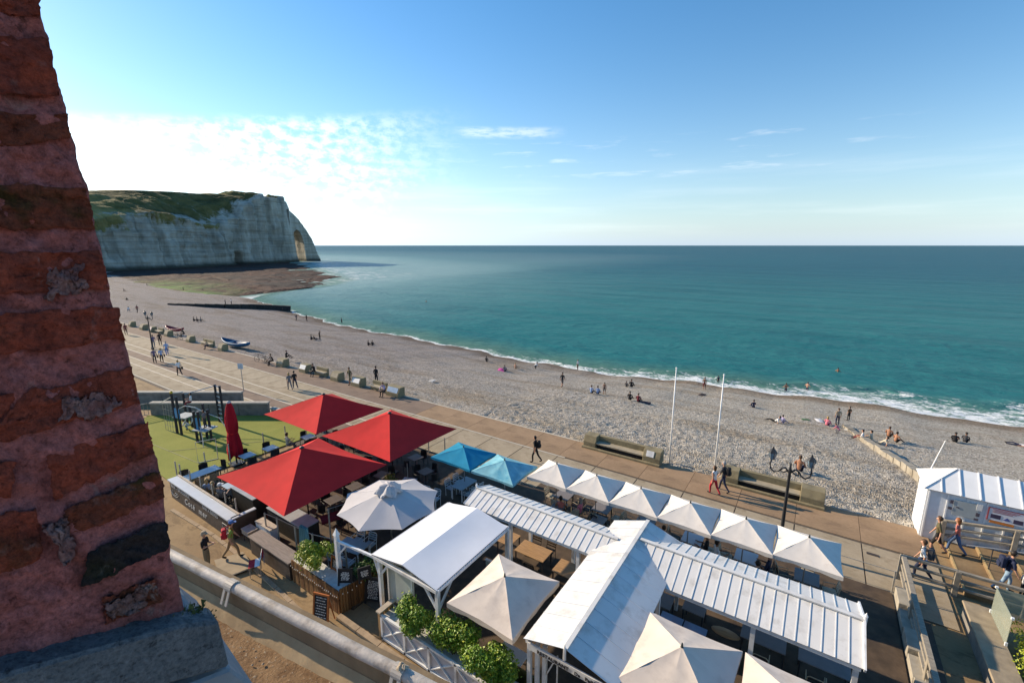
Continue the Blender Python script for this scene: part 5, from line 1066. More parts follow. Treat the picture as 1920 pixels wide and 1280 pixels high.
def sea_bench(label,u0,u1,v,plaque):
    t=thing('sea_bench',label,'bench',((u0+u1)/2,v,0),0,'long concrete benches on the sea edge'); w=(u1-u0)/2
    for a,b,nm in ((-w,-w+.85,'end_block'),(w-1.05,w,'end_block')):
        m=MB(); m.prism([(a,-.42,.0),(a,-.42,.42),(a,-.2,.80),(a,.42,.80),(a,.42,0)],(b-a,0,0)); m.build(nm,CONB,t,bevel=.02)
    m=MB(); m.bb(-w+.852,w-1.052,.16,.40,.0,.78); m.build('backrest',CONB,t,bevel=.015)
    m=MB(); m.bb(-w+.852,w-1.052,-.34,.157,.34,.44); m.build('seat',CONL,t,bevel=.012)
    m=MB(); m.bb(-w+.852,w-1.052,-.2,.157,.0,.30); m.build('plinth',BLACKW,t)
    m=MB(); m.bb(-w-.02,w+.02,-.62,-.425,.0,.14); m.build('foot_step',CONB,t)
    if plaque:
        m=MB(); n_=Vector((0,-.38,.22)).normalized(); c=Vector((w-.62,-.318,.62)); m.box(c+Vector((0,-.38,.22)).normalized()*-.0+Vector((0,-.012,.007)),(.46,.012,.36),0,0,Matrix.Rotation(R(-30),3,'X')); pq=m.build('plaque',PLQ,t)
        m=MB()
        for k in range(4): m.box((w-.62,-.318-.026+(.5-k*.33)*.13,.62+.012+(.5-k*.33)*.225),(.26-.03*k,.004,.012),0,0,Matrix.Rotation(R(-30),3,'X'))
        m.build('faint_print',M('faint_grey',(.4,.4,.42)),pq)
    return t
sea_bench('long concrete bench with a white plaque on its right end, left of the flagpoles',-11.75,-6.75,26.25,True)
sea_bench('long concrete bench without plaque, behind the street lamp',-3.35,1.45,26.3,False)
def wedge(label,px,py,w,plq,face=CONL):
    p=at(px,py); t=thing('seat_block',label,'bench end',(p.x,26.1,0),0,'sloped concrete bench ends along the far promenade'); m=MB(); m.prism([(-w/2,-.42,0),(-w/2,-.42,.35),(-w/2,-.15,.85),(-w/2,.4,.85),(-w/2,.4,0)],(w,0,0)); m.build('block',CONB,t,bevel=.02)
    m=MB(); m.box((0,-.292,.61),(w*.8,.015,.46),0,0,Matrix.Rotation(R(-28),3,'X')); m.build('plaque',plq,t); return t
WP=PLQ; BP=M('blue_plaque',(.30,.40,.52),.3,.2,3); TP=CONL
for px,py,w,pl,l in ((250,612,.9,TP,'pale sloped bench end farthest left by the pillar'),(277,617,1.3,TP,'broad pale sloped bench end just left of the far street lamp top'),(290,622,.9,M('pinkish_plaque',(.55,.42,.38),.6),'sloped bench end with a pinkish plaque beside the far street lamp'),(317,630,1.2,TP,'dull sloped bench end left of the red canoe'),(364,640,1.1,TP,'sloped bench end between the bicycle rider and the person in beige'),(417,657,1.1,TP,'rounded pale bench end at the left tip of the blue boat'),
    (522,688,1.3,TP,'bench end right of the parked bicycles'),(574,697,1.2,WP,'bench end with a white plaque left of the seated dark figure'),(629,714,1.2,TP,'pale bench end left of the standing figure in olive'),(680,721,1.3,WP,'bench end with a white plaque below the figure in the black coat'),(742,741,1.6,BP,'bench end with a shiny blue plaque beside the person in lilac')):
    wedge(l,px,py,w,pl)
for px0,px1,py,l in ((585,625,703,'bench slab between the white-plaque end and the pale end'),(690,735,731,'bench slab where the person in lilac sits'),(295,320,624,'bench slab left of the red canoe'),(366,415,648,'bench slab where the person in beige sits')):
    a=at(px0,py); b=at(px1,py); t=thing('bench',l,'bench',((a.x+b.x)/2,26.15,0),0,'low concrete bench slabs on the far promenade'); w=abs(b.x-a.x)
    m=MB(); m.bb(-w/2,w/2,-.3,.2,.36,.46); m.build('seat',CONL,t); m=MB(); m.bb(-w/2,w/2,.2,.4,.0,.8); m.build('backrest',CONB,t); m=MB(); m.bb(-w/2,w/2,-.1,.15,0,.35); m.build('plinth',CONB,t)
# flagpoles, sign post
PWH=M('flagpole_white',(.80,.80,.78),.4,.03,3)
for u,v,h,l in ((-6.5,27.1,5.85,'slim white flagpole at the right end of the plaque bench'),(-3.95,27.5,5.75,'slim white flagpole at the left end of the bench behind the lamp')):
    z=float(bz(np.array([u]),np.array([v]))[0]); t=thing('flagpole',l,'flagpole',(u,v,z),0,'bare white flagpoles'); m=MB(); m.tube([(0,0,-.2),(0,0,h-z)],[.05,.03],10); m.build('pole',PWH,t,smooth=True); m=MB(); m.lathe([(0,.06),(.05,.03),(.05,-.03),(0,-.06)],10); m.build('finial',PWH,t,(0,0,h-z+.03)); m=MB(); m.box((.05,0,1.2),(.04,.03,.12)); m.build('cleat',STEEL,t)
sp_=at(457,733); t=thing('sign_post','thin post with a small pale blue sign beside the playground wall','sign',sp_); m=MB(); m.tube([(0,0,0),(0,0,2.55)],.035,6); m.build('post',STEEL,t); m=MB(); m.box((0,-.03,2.35),(.52,.02,.5),R(25)); m.build('sign_plate',M('pale_blue_sign',(.42,.50,.56),.5),t)
# boats
def boat(label,p,rz,L,mat,inmat,h=.55,wd=.75):
    t=thing('rowing_boat' if wd>.7 else 'canoe',label,'boat',p,rz); n=22; X=[];Y=[];Z=[]
    for i in range(n+1):
        s_=i/n*2-1; w=wd*(1-abs(s_)**2.4)+.012; sh=.34*abs(s_)**2.2; row=[]
        for k in range(9):
            a=math.pi*k/8; row.append((s_*L/2,-math.cos(a)*w,h+sh-math.sin(a)**.7*(h-.02)*(1-.5*abs(s_)**3)))
        X.append([r[0] for r in row]);Y.append([r[1] for r in row]);Z.append([r[2] for r in row])
    o=grid('hull',np.array(X),np.array(Y),np.array(Z),mat); o.parent=t
    md=o.modifiers.new('s','SOLIDIFY'); md.thickness=.04
    m=MB(); m.tube([(i/n*L-L/2,-(wd*(1-abs(i/n*2-1)**2.4)+.012),h+.34*abs(i/n*2-1)**2.2) for i in range(n+1)],.03,5); m.tube([(i/n*L-L/2,(wd*(1-abs(i/n*2-1)**2.4)+.012),h+.34*abs(i/n*2-1)**2.2) for i in range(n+1)],.03,5); m.build('gunwale',inmat,t)
    for x in (-.2,.18): m=MB(); m.box((x*L,0,h-.12),(.22,wd*1.7,.03)); m.build('thwart',inmat,t)
    return t
BB=M('boat_blue',(.012,.10,.21),.5,.15,3); 
pb_=at_beach(434,652); boat('blue rowing boat drawn up on the shingle by the far promenade edge',pb_+Vector((0,.6,.1)),R(4),6.6,BB,M('boat_blue_light',(.05,.20,.34),.5),.55,.7)
pr_=at_beach(325,627); boat('dark red canoe lying on the shingle beside the far promenade',pr_+Vector((0,.3,.35)),R(6),5.0,M('canoe_red',(.25,.01,.03),.4),M('canoe_red',(.25,.01,.03)),.4,.5)
# bicycles
def bicycle(label,p,rz):
    t=thing('bicycle',label,'bicycle',p,rz,'bicycles parked at the sea edge'); F=M('bike_frame',(.05,.045,.04),.4)
    for x in (-.52,.52):
        m=MB(); m.tube([(x+.33*math.cos(a),0,.34+.33*math.sin(a)) for a in np.linspace(0,2*math.pi,21)],.022,5,caps=False); 
        for k in range(6): m.bar((x,0,.34),(x+.32*math.cos(k*1.05),0,.34+.32*math.sin(k*1.05)),.006)
        m.build('wheel',F,t)
    m=MB(); m.tube([(-.52,0,.34),(-.12,0,.30),(.38,0,.78),(-.22,0,.82),(-.12,0,.30)],.02,5); m.tube([(-.52,0,.34),(-.22,0,.82)],.015,5); m.tube([(.52,0,.34),(.36,0,.9)],.02,5); m.build('frame',F,t)
    m=MB(); m.tube([(.30,-.27,.98),(.36,0,.93),(.30,.27,.98)],.016,5); m.build('handlebar',F,t); m=MB(); m.box((-.24,0,.9),(.26,.13,.06)); m.build('saddle',BLK,t)
for px,py,rz,l in ((489,679,20,'dark bicycle standing left of two near the dark seated figure'),(500,683,-15,'dark bicycle standing right of two near the dark seated figure'),(336,637,10,'pale bicycle leaning beside the red canoe')): bicycle(l,at(px,py),R(rz))
# ------------------------------------------------------------ hut, stairs, railings on the right
HW=M('hut_white',(.70,.73,.76),.5,.05,3,dirt=(.6,.62,.64),dscale=2); HUTR=M('hut_roof',(.74,.75,.75),.45,.04,2)
ht=thing('beach_hut','white boarded beach hut with ribbed hipped roof and notices on its wall','hut',(8,26.75,0)); L0=ht.location
def hb(name,mat,x0,x1,y0,y1,z0,z1,**k): m=MB(); m.bb(x0-L0.x,x1-L0.x,y0-L0.y,y1-L0.y,z0,z1); return m.build(name,mat,ht,**k)
hb('wall',HW,5.05,5.13,25.83,27.65,-.1,2.42)
for i in range(10): hb('wall_panel',HW,5.135+i*.62,5.135+i*.62+.612,25.8,25.86,-.1,2.42)
for i in range(10): hb('batten',HUTR,5.11+i*.62,5.165+i*.62,25.765,25.797,-.1,2.40)
hb('wall',HW,5.1,11.2,27.6,27.66,-.3,2.42)
RZ=[((4.9,25.68,2.4),(11.3,25.68,2.4)),((4.9,27.8,2.4),(11.3,27.8,2.4)),((6.05,26.74,3.2),(11.3,26.74,3.2))]
def panel(pts,mat=HUTR,name='roof_panel'): m=MB(); p=[Vector(q)-L0 for q in pts]; nn=(p[1]-p[0]).cross(p[2]-p[0]).normalized(); nn=nn if nn.z>0 else -nn; m.prism(p,-nn*.03); m.build(name,mat,ht)
xs=[4.9]+[5.5+.62*k for k in range(9)]+[11.3]
def ry(x,side): # point where the vertical cut at x meets the slope top
    t=min(1,max(0,(x-4.9)/(6.05-4.9))); y0=25.68 if side==0 else 27.8; return (x,y0+(26.74-y0)*t,2.4+.8*t)
for side in (0,1):
    y0=25.68 if side==0 else 27.8
    for a,b in zip(xs,xs[1:]):
        pts=[(a+.003,y0,2.4),(b-.003,y0,2.4),ry(b-.003,side)]
        if a>4.95: pts.append(ry(a+.003,side))
        panel(pts)
        m=MB(); p=Vector((b,y0,2.42))-L0; q=Vector(ry(b,side))+Vector((0,0,.02))-L0; m.bar(p,q,.035,.05); m.build('roof_rib',SEAM,ht)
panel([(4.9,25.68,2.4),(6.05,26.74,3.2),(4.9,27.8,2.4)])
m=MB(); m.bar(Vector((4.9,25.68,2.42))-L0,Vector((6.05,26.74,3.22))-L0,.05,.03); m.bar(Vector((4.9,27.8,2.42))-L0,Vector((6.05,26.74,3.22))-L0,.05,.03); m.build('hip_cap',HUTR,ht)
# notices
nb_=hb('notice_board',M('notice_grey',(.34,.38,.39),.5,.06,4),5.95,6.75,25.735,25.763,1.45,2.15)
m=MB()
for x,z,w,h in ((5.88,1.95,.10,.16),(5.86,1.66,.12,.12),(6.10,1.80,.10,.05),(6.74,1.62,.12,.16),(6.72,1.42,.14,.10)): m.bb(x-L0.x-w/2,x-L0.x+w/2,25.722-L0.y,25.733-L0.y,z,z+h)
m.build('dark_notice',M('dark_notice',(.08,.07,.09),.6),nb_)
hb('white_notice',PLQ,6.66,6.84,25.718,25.732,1.9,2.2)
po=hb('poster',M('poster_white',(.62,.62,.66),.5,.05,6),7.05,8.15,25.73,25.763,1.62,2.16)
m=MB(); m.bb(7.02-L0.x,7.05-L0.x,25.72-L0.y,25.765-L0.y,1.6,2.18); m.bb(8.15-L0.x,8.18-L0.x,25.72-L0.y,25.765-L0.y,1.6,2.18); m.bb(7.05-L0.x,8.15-L0.x,25.72-L0.y,25.765-L0.y,2.161,2.18); m.build('poster_frame',M('poster_red',(.30,.05,.05),.6),po)
m=MB(); m.bb(7.12-L0.x,7.42-L0.x,25.722-L0.y,25.728-L0.y,1.72,1.9); m.build('poster_photo',M('poster_dark',(.05,.04,.08),.5),po); m=MB(); m.bb(7.8-L0.x,8.08-L0.x,25.722-L0.y,25.728-L0.y,1.68,1.86); m.build('poster_photo',M('poster_dark',(.05,.04,.08),.5),po)
m=MB(); m.prism([(7.5-L0.x,25.727-L0.y,1.72),(7.72-L0.x,25.727-L0.y,1.72),(7.61-L0.x,25.727-L0.y,1.86)],(0,-.006,0)); m.build('poster_mark',M('poster_blue',(.08,.10,.3),.5),po)
m=MB(); 
for k in range(3): m.bb(7.15-L0.x,7.95-.1*k-L0.x,25.722-L0.y,25.728-L0.y,2.1-k*.055,2.12-k*.055)
m.build('poster_print',M('poster_red',(.30,.05,.05)),po)
hb('orange_sign',M('orange_sign',(.50,.17,.03),.6),7.12,7.85,25.725,25.76,1.50,1.60)
m=MB(); m.tube([(0,0,0),(.45,.55,1.55)],[.025,.015],6); o=m.build('flag_staff',PWH,None,(5.3,27.5,2.45)); tag(o,'short bare white staff leaning from the left corner of the hut roof','flagpole')
# stairs rising to the right beside the hut
STP=ground_mat('stair_concrete',(.30,.21,.115),(.24,.165,.09),(.17,.12,.07),.9); NOS=M('stair_nosing',(.46,.33,.15),.85,.2,5)
stc=thing('stairs','wide tan concrete stairs rising to the right beside the hut','stairs',(5.9,24,0)); L0=stc.location
for i in range(6):
    x=5.9+i*.98; z=.155*(i+1)
    m=MB(); m.bb(x-L0.x,x+.98-.004-L0.x,21.95-L0.y,25.7-L0.y,-.02,z); m.build('step',STP,stc)
    m=MB(); m.bb(x-.015-L0.x,x+.05-L0.x,21.97-L0.y,25.68-L0.y,z+.002,z+.012); m.build('nosing',NOS,stc)
m=MB(); m.bb(5.9+5.88-L0.x,20-L0.x,21.95-L0.y,25.7-L0.y,-.02,.155*6.5); m.build('landing',STP,stc)
m=MB()
CUR=M('stair_curb',(.33,.25,.14),.9,.2,3,.3)
RAILC=M('rail_grey_timber',(.27,.24,.19),.85,.22,4,.3,stretch=(1,5,1)); 
def railing(label,pts,nr,ph=1.05,pw=.17,post_at=None,hts=(1.02,.68,.36),rw=.12,rh=.11):
    pts=[Vector(p) for p in pts]; o=thing('railing',label,'railing',pts[0]); b=pts[0]
    for p in (post_at or pts): p=Vector(p); m=MB(); m.bb(-pw/2,pw/2,-pw/2,pw/2,-.05,ph); m.build('post',RAILC,o,p-b,bevel=.012)
    for p,q in zip(pts,pts[1:]):
        for k,z in enumerate(hts):
            m=MB(); m.bar(p-b+Vector((0,0,z)),q-b+Vector((0,0,z)),rw*(1 if k==0 else .7),rh*(1 if k==0 else .85)); m.build('rail',RAILC,o,bevel=.01)
    return o
railing('grey timber railing along the wall of the white hut above the stairs',[(5.75,25.62,0.1),(7.95,25.62,.42),(11.6,25.62,.95)],3)
railing('grey timber railing running right from the corner post, in front of the stairs',[(3.95,21.75,0),(5.55,21.75,0),(7.4,21.75,0),(9.6,21.75,0)],3)
rl2=railing('long weathered railing running towards the bottom edge along the ramp',[(3.97,21.72,0.0),(3.97,19.0,0),(3.99,16.2,0),(4.0,13.2,0)],3,rw=.16)
MR=thing('handrail','thin steel handrail on one post in the middle of the stairs','handrail',(6.9,23.9,.3)); m=MB(); m.tube([(0,0,0),(0,0,.95)],.02,6); m.build('post',DKM,MR); m=MB(); m.tube([(-.75,0,.80),(0,0,.95),(2.9,0,1.45)],.025,6); m.build('rail',STEEL,MR)
rk=thing('ramp_kerb','pale concrete kerb blocks under the long ramp railing','kerb',(3.75,17.5,0))
for i in range(7): m=MB(); m.bb(-.08,.26,3.0-i*1.12-1.02,3.0-i*1.12,-.02,.30 if i%2 else .42); m.build('block',M('kerb_block',(.34,.31,.25),.9,.15,3,.3),rk,bevel=.015)
pw2=thing('planter_wall','broad concrete planter wall with a flat top at the right bottom edge','wall',(5.85,18.5,0))
for i in range(4): m=MB(); m.bb(-.30,.30,2.0-i*1.75-1.74,2.0-i*1.75,-.02,.58); m.build('wall_panel',WALL,pw2)
m=MB(); m.bb(-.36,.36,-5.05,2.06,.58,.66); m.build('coping',M('tan_coping',(.30,.24,.16),.9,.2,3,.3),pw2,bevel=.02)
gp=thing('glass_balustrade','glass panels with steel clamps standing on the broad planter wall','balustrade',(6.1,20.4,.66))
for (p,q) in (((.06,-.1,0),(.06,-1.7,0)),((.06,-.1,0),(2.2,-.1,0))):
    m=MB(); m.bar(Vector(p)+Vector((0,0,.5)),Vector(q)+Vector((0,0,.5)),.012,1.0); m.build('glass_pane',M('balustrade_glass',(.36,.40,.33),.12,.05,2,spec=.8,alpha=.55),gp)
for p in ((.06,-.1),(.06,-1.7),(2.2,-.1)): m=MB(); m.box((p[0],p[1],.06),(.06,.06,.12)); m.box((p[0],p[1],1.0),(.07,.07,.07)); m.build('clamp',WHM,gp)
shrub('yellow-green hedge behind the glass at the right bottom corner',(7.0,18.6,.1),.75,1.5,.5,4200,LEAFY,name='hedge',lobes=14); 
shrub('dark leafy hedge clump at the right edge behind the yellow hedge',(8.3,19.4,.1),.7,1.0,.55,3000,LEAF,name='hedge',lobes=12)
# low concrete groyne on the beach, half buried, people sit on it
gw=[(3.55,51.5),(4.3,47.5),(5.2,43.0),(6.2,38.4),(6.9,34.5),(7.2,31)]
gt=thing('low_groyne','pale low concrete groyne half buried in shingle behind the hut','groyne',(5.2,43,0)); GC=M('groyne_pale',(.30,.27,.215),.9,.25,2,.6,dirt=(.20,.17,.125),dscale=1)
for i,(p,q) in enumerate(zip(gw,gw[1:])):
    n=4
    for k in range(n):
        a=Vector(p).lerp(Vector(q),k/n); b=Vector(p).lerp(Vector(q),(k+1.0)/n); za=float(bz(np.array([a.x]),np.array([a.y]))[0]); zb=float(bz(np.array([b.x]),np.array([b.y]))[0])
        h=.15+.13*i+rnd.uniform(-.05,.05); m=MB(); A=Vector((a.x,a.y,za+h/2-.5))-gt.location; B=Vector((b.x,b.y,zb+h/2-.5))-gt.location; m.bar(A+Vector((rnd.uniform(-.05,.05),0,0)),B,.55,h+1.0); m.build('wall_block',GC,gt)
# litter-like small things on the beach
for px,py,c,l,sc in ((1207,755,(.03,.02,.03),'dark towel spread on the shingle beside the seated pair in front of the left flagpole',1.4),(1316,741,(.03,.02,.02),'dark bundle lying on the shingle between the two flagpoles',1.2),(1510,787,(.05,.14,.05),'small green bag on the shingle left of the person in pink',.7),(1535,789,(.6,.6,.6),'white towel on the shingle beside the person in pink',1.0),(1591,806,(.6,.62,.62),'white bag by the low groyne',.6),(810,716,(.5,.48,.44),'pale stone cluster on the shingle by the far benches',1.0),(940,694,(.45,.05,.25),'pink towel spread on the shingle near the waterline',1.8)):
    p=at_beach(px,py); m=MB(); n=8
    X,Y=np.meshgrid(np.linspace(-.5,.5,n),np.linspace(-.28,.28,n),indexing='ij'); Zz=.05+.12*(1-(X*2)**2)*(1-(Y*3.4)**2)*vnoise(X*5+px,Y*5,3)
    o=grid('towel' if 'towel' in l else ('stone' if 'stone' in l else 'bag'),X*sc,Y*sc,Zz*sc,M('item_%d'%px,c,.9)); o.location=p; o.rotation_euler=(0,0,rnd.uniform(0,3)); tag(o,l,'towel' if 'towel' in l else ('stones' if 'stone' in l else 'bag'))
# ------------------------------------------------------------ people
TAGS=['skin','shirt','sleeve','forearm','hips','thigh','shin','foot']
def V3(*a): return Vector(a)
def pose(kind):
    """joints for a 1.72 m figure facing +Y, origin on the ground under the pelvis"""
    J={}
    def trunk(pel,lean=0,turn=0,side=0):
        c,s_=math.cos(lean),math.sin(lean); up=V3(side,s_,c).normalized()
        J['pel']=pel; J['spi']=pel+up*.22; J['che']=pel+up*.42; J['nec']=pel+up*.56; J['hd0']=pel+up*.60+V3(0,.015,.02); J['hd1']=pel+up*.63+V3(0,.02,.07); J['hd2']=pel+up*.66+V3(0,.015,.15)
        for n,sg in (('L',-1),('R',1)): J['sh'+n]=pel+up*.48+V3(sg*.18,0,0); J['hp'+n]=pel+V3(sg*.09,0,-.03)
    def arm(n,el,wr): J['el'+n]=J['sh'+n]+V3(*el); J['wr'+n]=J['el'+n]+V3(*wr); d=V3(*wr).normalized(); J['ha'+n]=J['wr'+n]+d*.09
    def leg(n,kn,an,to=(0,.2,-.05)): J['kn'+n]=J['hp'+n]+V3(*kn); J['an'+n]=J['kn'+n]+V3(*an); J['to'+n]=J['an'+n]+V3(*to)
    if kind in('stand','arms_bent','raise'):
        trunk(V3(0,0,.93)); leg('L',(-.02,.01,-.42),(0,-.03,-.40)); leg('R',(.03,.03,-.42),(.01,-.03,-.40))
        if kind=='stand': arm('L',(-.05,-.03,-.28),(0,.07,-.24)); arm('R',(.05,-.02,-.28),(0,.08,-.24))
        elif kind=='arms_bent': arm('L',(-.04,.02,-.28),(.10,.22,.03)); arm('R',(.04,.02,-.28),(-.10,.22,.05))
        else: arm('L',(-.05,-.03,-.28),(0,.07,-.24)); arm('R',(.08,.03,.26),(-.03,.05,.24))
    elif kind=='walk':
        trunk(V3(0,0,.91),.06); leg('L',(-.01,.16,-.39),(0,-.02,-.40)); leg('R',(.01,-.12,-.40),(0,-.26,-.31),(0,.17,-.09)); arm('L',(-.04,-.10,-.26),(0,.03,-.25)); arm('R',(.04,.05,-.28),(0,.11,-.22))
    elif kind=='stride':
        trunk(V3(0,0,.89),.10); leg('L',(-.01,-.13,-.395),(0,-.25,-.31),(0,.15,-.11)); leg('R',(.01,.19,-.375),(0,.04,-.40)); arm('L',(-.04,.07,-.27),(0,.13,-.21)); arm('R',(.04,-.11,-.26),(0,.04,-.24))
    elif kind=='chair':
        trunk(V3(0,-.08,.52),-.05); leg('L',(-.03,.42,.0),(0,.04,-.40)); leg('R',(.03,.42,.0),(0,.0,-.40)); arm('L',(-.06,.06,-.26),(.08,.24,.04)); arm('R',(.06,.08,-.26),(-.08,.23,.05))
    elif kind=='wall':
        trunk(V3(0,-.05,.52),.35); leg('L',(-.05,.40,.03),(0,.06,-.42)); leg('R',(.05,.41,.0),(0,.0,-.40)); arm('L',(-.05,.17,-.24),(.10,.2,-.06)); arm('R',(.05,.17,-.24),(-.10,.2,-.06))
    elif kind=='ground':
        trunk(V3(0,0,.12),.12); leg('L',(-.07,.33,.25),(-.02,.30,-.27)); leg('R',(.07,.35,.22),(.02,.31,-.25)); arm('L',(-.08,.10,-.25),(.06,.22,-.02)); arm('R',(.08,.10,-.25),(-.06,.22,-.02))
    elif kind=='recline':
        trunk(V3(0,0,.12),-.75); leg('L',(-.06,.40,.14),(-.02,.36,-.18)); leg('R',(.06,.42,.06),(.04,.40,-.10)); arm('L',(-.10,-.16,-.22),(-.02,.08,-.20)); arm('R',(.10,-.16,-.22),(.02,.08,-.20))
    elif kind=='lie':
        trunk(V3(0,0,.13),-1.50); leg('L',(-.04,.42,.0),(-.03,.40,-.02),(0,.06,.16)); leg('R',(.05,.40,.12),(.02,.36,-.14),(0,.18,.02)); arm('L',(-.12,.2,-.02),(.02,.24,-.02)); arm('R',(.14,-.2,.0),(-.05,-.2,0))
    elif kind=='crouch':
        trunk(V3(0,-.12,.40),.75); leg('L',(-.07,.36,.06),(0,-.24,-.37)); leg('R',(.07,.36,.03),(0,-.22,-.35)); arm('L',(-.03,.15,-.24),(.04,.18,-.14)); arm('R',(.03,.15,-.24),(-.04,.18,-.14))
    elif kind=='wade':
        trunk(V3(0,0,.35),.03); leg('L',(-.02,.03,-.42),(0,-.03,-.38)); leg('R',(.03,.03,-.42),(.01,-.03,-.38)); arm('L',(-.14,.02,-.25),(-.02,.20,-.08)); arm('R',(.14,.02,-.25),(.02,.20,-.08))
    return J
def body_mesh(kind,fem):
    J=pose(kind); bm=bmesh.new(); sk=bm.verts.layers.skin.verify(); vv={}
    sc=.92 if fem else 1.0
    RAD={'pel':(.145,.11),'spi':(.128,.095),'che':(.155,.105),'nec':(.055,.055),'hd0':(.062,.07),'hd1':(.076,.092),'hd2':(.062,.075)}
    for n in 'LR': RAD.update({'sh'+n:(.068,.066),'el'+n:(.044,.044),'wr'+n:(.030,.030),'ha'+n:(.034,.02),'hp'+n:(.092,.095),'kn'+n:(.060,.062),'an'+n:(.043,.043),'to'+n:(.042,.032)})
    if fem: RAD['pel']=(.15,.115); RAD['spi']=(.108,.088); RAD['che']=(.132,.10)
    for k,p in J.items():
        v=bm.verts.new(p*(.95 if fem else 1)); r=RAD[k]; v[sk].radius=(r[0]*sc if k[:2] in('sh','el') else r[0],r[1]); vv[k]=v; v[sk].use_root=(k=='pel')
    segs=[('pel','spi','shirt'),('spi','che','shirt'),('che','nec','shirt'),('nec','hd0','skin'),('hd0','hd1','skin'),('hd1','hd2','skin')]
    for n in 'LR': segs+=[('che','sh'+n,'shirt'),('sh'+n,'el'+n,'sleeve'),('el'+n,'wr'+n,'forearm'),('wr'+n,'ha'+n,'skin'),('pel','hp'+n,'hips'),('hp'+n,'kn'+n,'thigh'),('kn'+n,'an'+n,'shin'),('an'+n,'to'+n,'foot')]
    for a,b,_ in segs: bm.edges.new((vv[a],vv[b]))
    f=.95 if fem else 1; E=[(J[a]*f,J[b]*f,t) for a,b,t in segs]
    # nose, and fingers with thumb
    nz=bm.verts.new(J['hd1']*f+V3(0,.108,-.005) if kind not in('lie','recline') else J['hd1']*f+V3(0,.04,.10)); nz[sk].radius=(.014,.016); bm.edges.new((vv['hd1'],nz)); E.append((J['hd1']*f,nz.co.copy(),'skin'))
    for n,sg in (('L',1),('R',-1)):
        d=(J['ha'+n]-J['wr'+n]).normalized(); x=d.cross(V3(0,1,0) if abs(d.y)<.8 else V3(0,0,1)).normalized(); h=J['ha'+n]*f
        for k,(o,l) in enumerate(((-.026,.062),(-.009,.075),(.009,.07),(.026,.055))):
            m1=bm.verts.new(h+x*o+d*l*.55+V3(0,.006,0)); m2=bm.verts.new(h+x*o*1.1+d*l+V3(0,.016,-.004)); m1[sk].radius=(.009,.009); m2[sk].radius=(.007,.007); bm.edges.new((vv['ha'+n],m1)); bm.edges.new((m1,m2)); E.append((h,m2.co.copy(),'skin'))
        w=J['wr'+n]*f; t1=bm.verts.new(w.lerp(h,.5)+x*.045*sg+V3(0,.01,0)); t1[sk].radius=(.011,.011); t2=bm.verts.new(w.lerp(h,.9)+x*.058*sg+V3(0,.02,0)); t2[sk].radius=(.008,.008); bm.edges.new((vv['wr'+n],t1)); bm.edges.new((t1,t2)); E.append((w,t2.co.copy(),'skin'))
    me=bpy.data.meshes.new('skel'); bm.to_mesh(me); bm.free()
    o=bpy.data.objects.new('skel',me); COL.objects.link(o); md=o.modifiers.new('k','SKIN'); md.use_smooth_shade=True; md.branch_smoothing=.6; s2=o.modifiers.new('s','SUBSURF'); s2.levels=1; s2.render_levels=1
    dg=bpy.context.evaluated_depsgraph_get(); out=bpy.data.meshes.new_from_object(o.evaluated_get(dg)); bpy.data.objects.remove(o)
    out.materials.clear()
    for t in TAGS: out.materials.append(SKINM)
    A=np.array([e[0] for e in E]); B=np.array([e[1] for e in E]); T=[TAGS.index(e[2]) for e in E]
    n=len(out.polygons); ct=np.zeros(n*3); out.polygons.foreach_get('center',ct); ct=ct.reshape(-1,3); D=B-A; LL=(D*D).sum(1)
    t_=np.clip(((ct[:,None,:]-A[None])*D[None]).sum(2)/LL[None],0,1); q=A[None]+t_[...,None]*D[None]; ds=((ct[:,None,:]-q)**2).sum(2); idx=np.array(T)[ds.argmin(1)]
    out.polygons.foreach_set('material_index',idx.astype(np.int32)); out.shade_smooth(); out.name='body'
    return out,J['hd1']*f,(J['hd2']-J['hd0']).normalized(),J['che']*f
SKINM=M('skin_light',(.46,.25,.165),.6,.06,8); SKIND=M('skin_tan',(.33,.155,.085),.6,.06,8)
HAIRS={'dark':M('hair_dark',(.018,.012,.009),.6,.3,30),'brown':M('hair_brown',(.07,.035,.016),.6,.3,30),'blond':M('hair_blond',(.36,.23,.09),.6,.3,30),'grey':M('hair_grey',(.30,.29,.28),.6,.2,30),'red':M('hair_ginger',(.26,.09,.03),.6,.3,30)}
PAL={'black':(.012,.012,.014),'navy':(.015,.022,.055),'white':(.66,.66,.66),'lblue':(.27,.36,.55),'blue':(.07,.15,.38),'jeans':(.06,.11,.22),'pjeans':(.22,.32,.42),'olive':(.10,.085,.04),'khaki':(.19,.145,.085),'beige':(.36,.28,.19),'red':(.42,.015,.03),'coral':(.48,.15,.12),'maroon':(.13,.015,.025),'grey':(.15,.15,.16),'dgrey':(.05,.05,.055),'purple':(.14,.10,.17),'lilac':(.32,.29,.46),'pink':(.58,.16,.22),'green':(.22,.28,.05),'brown':(.10,.06,.035),'tan':(.26,.17,.09),'cream':(.5,.44,.33)}
def clo(c):
    if c=='skin': return None
    return M('cloth_'+c,PAL[c],.85,.1,9,.2,40)
_bod={}
def hairmesh(kind,key,fem):
    pass
NP=0
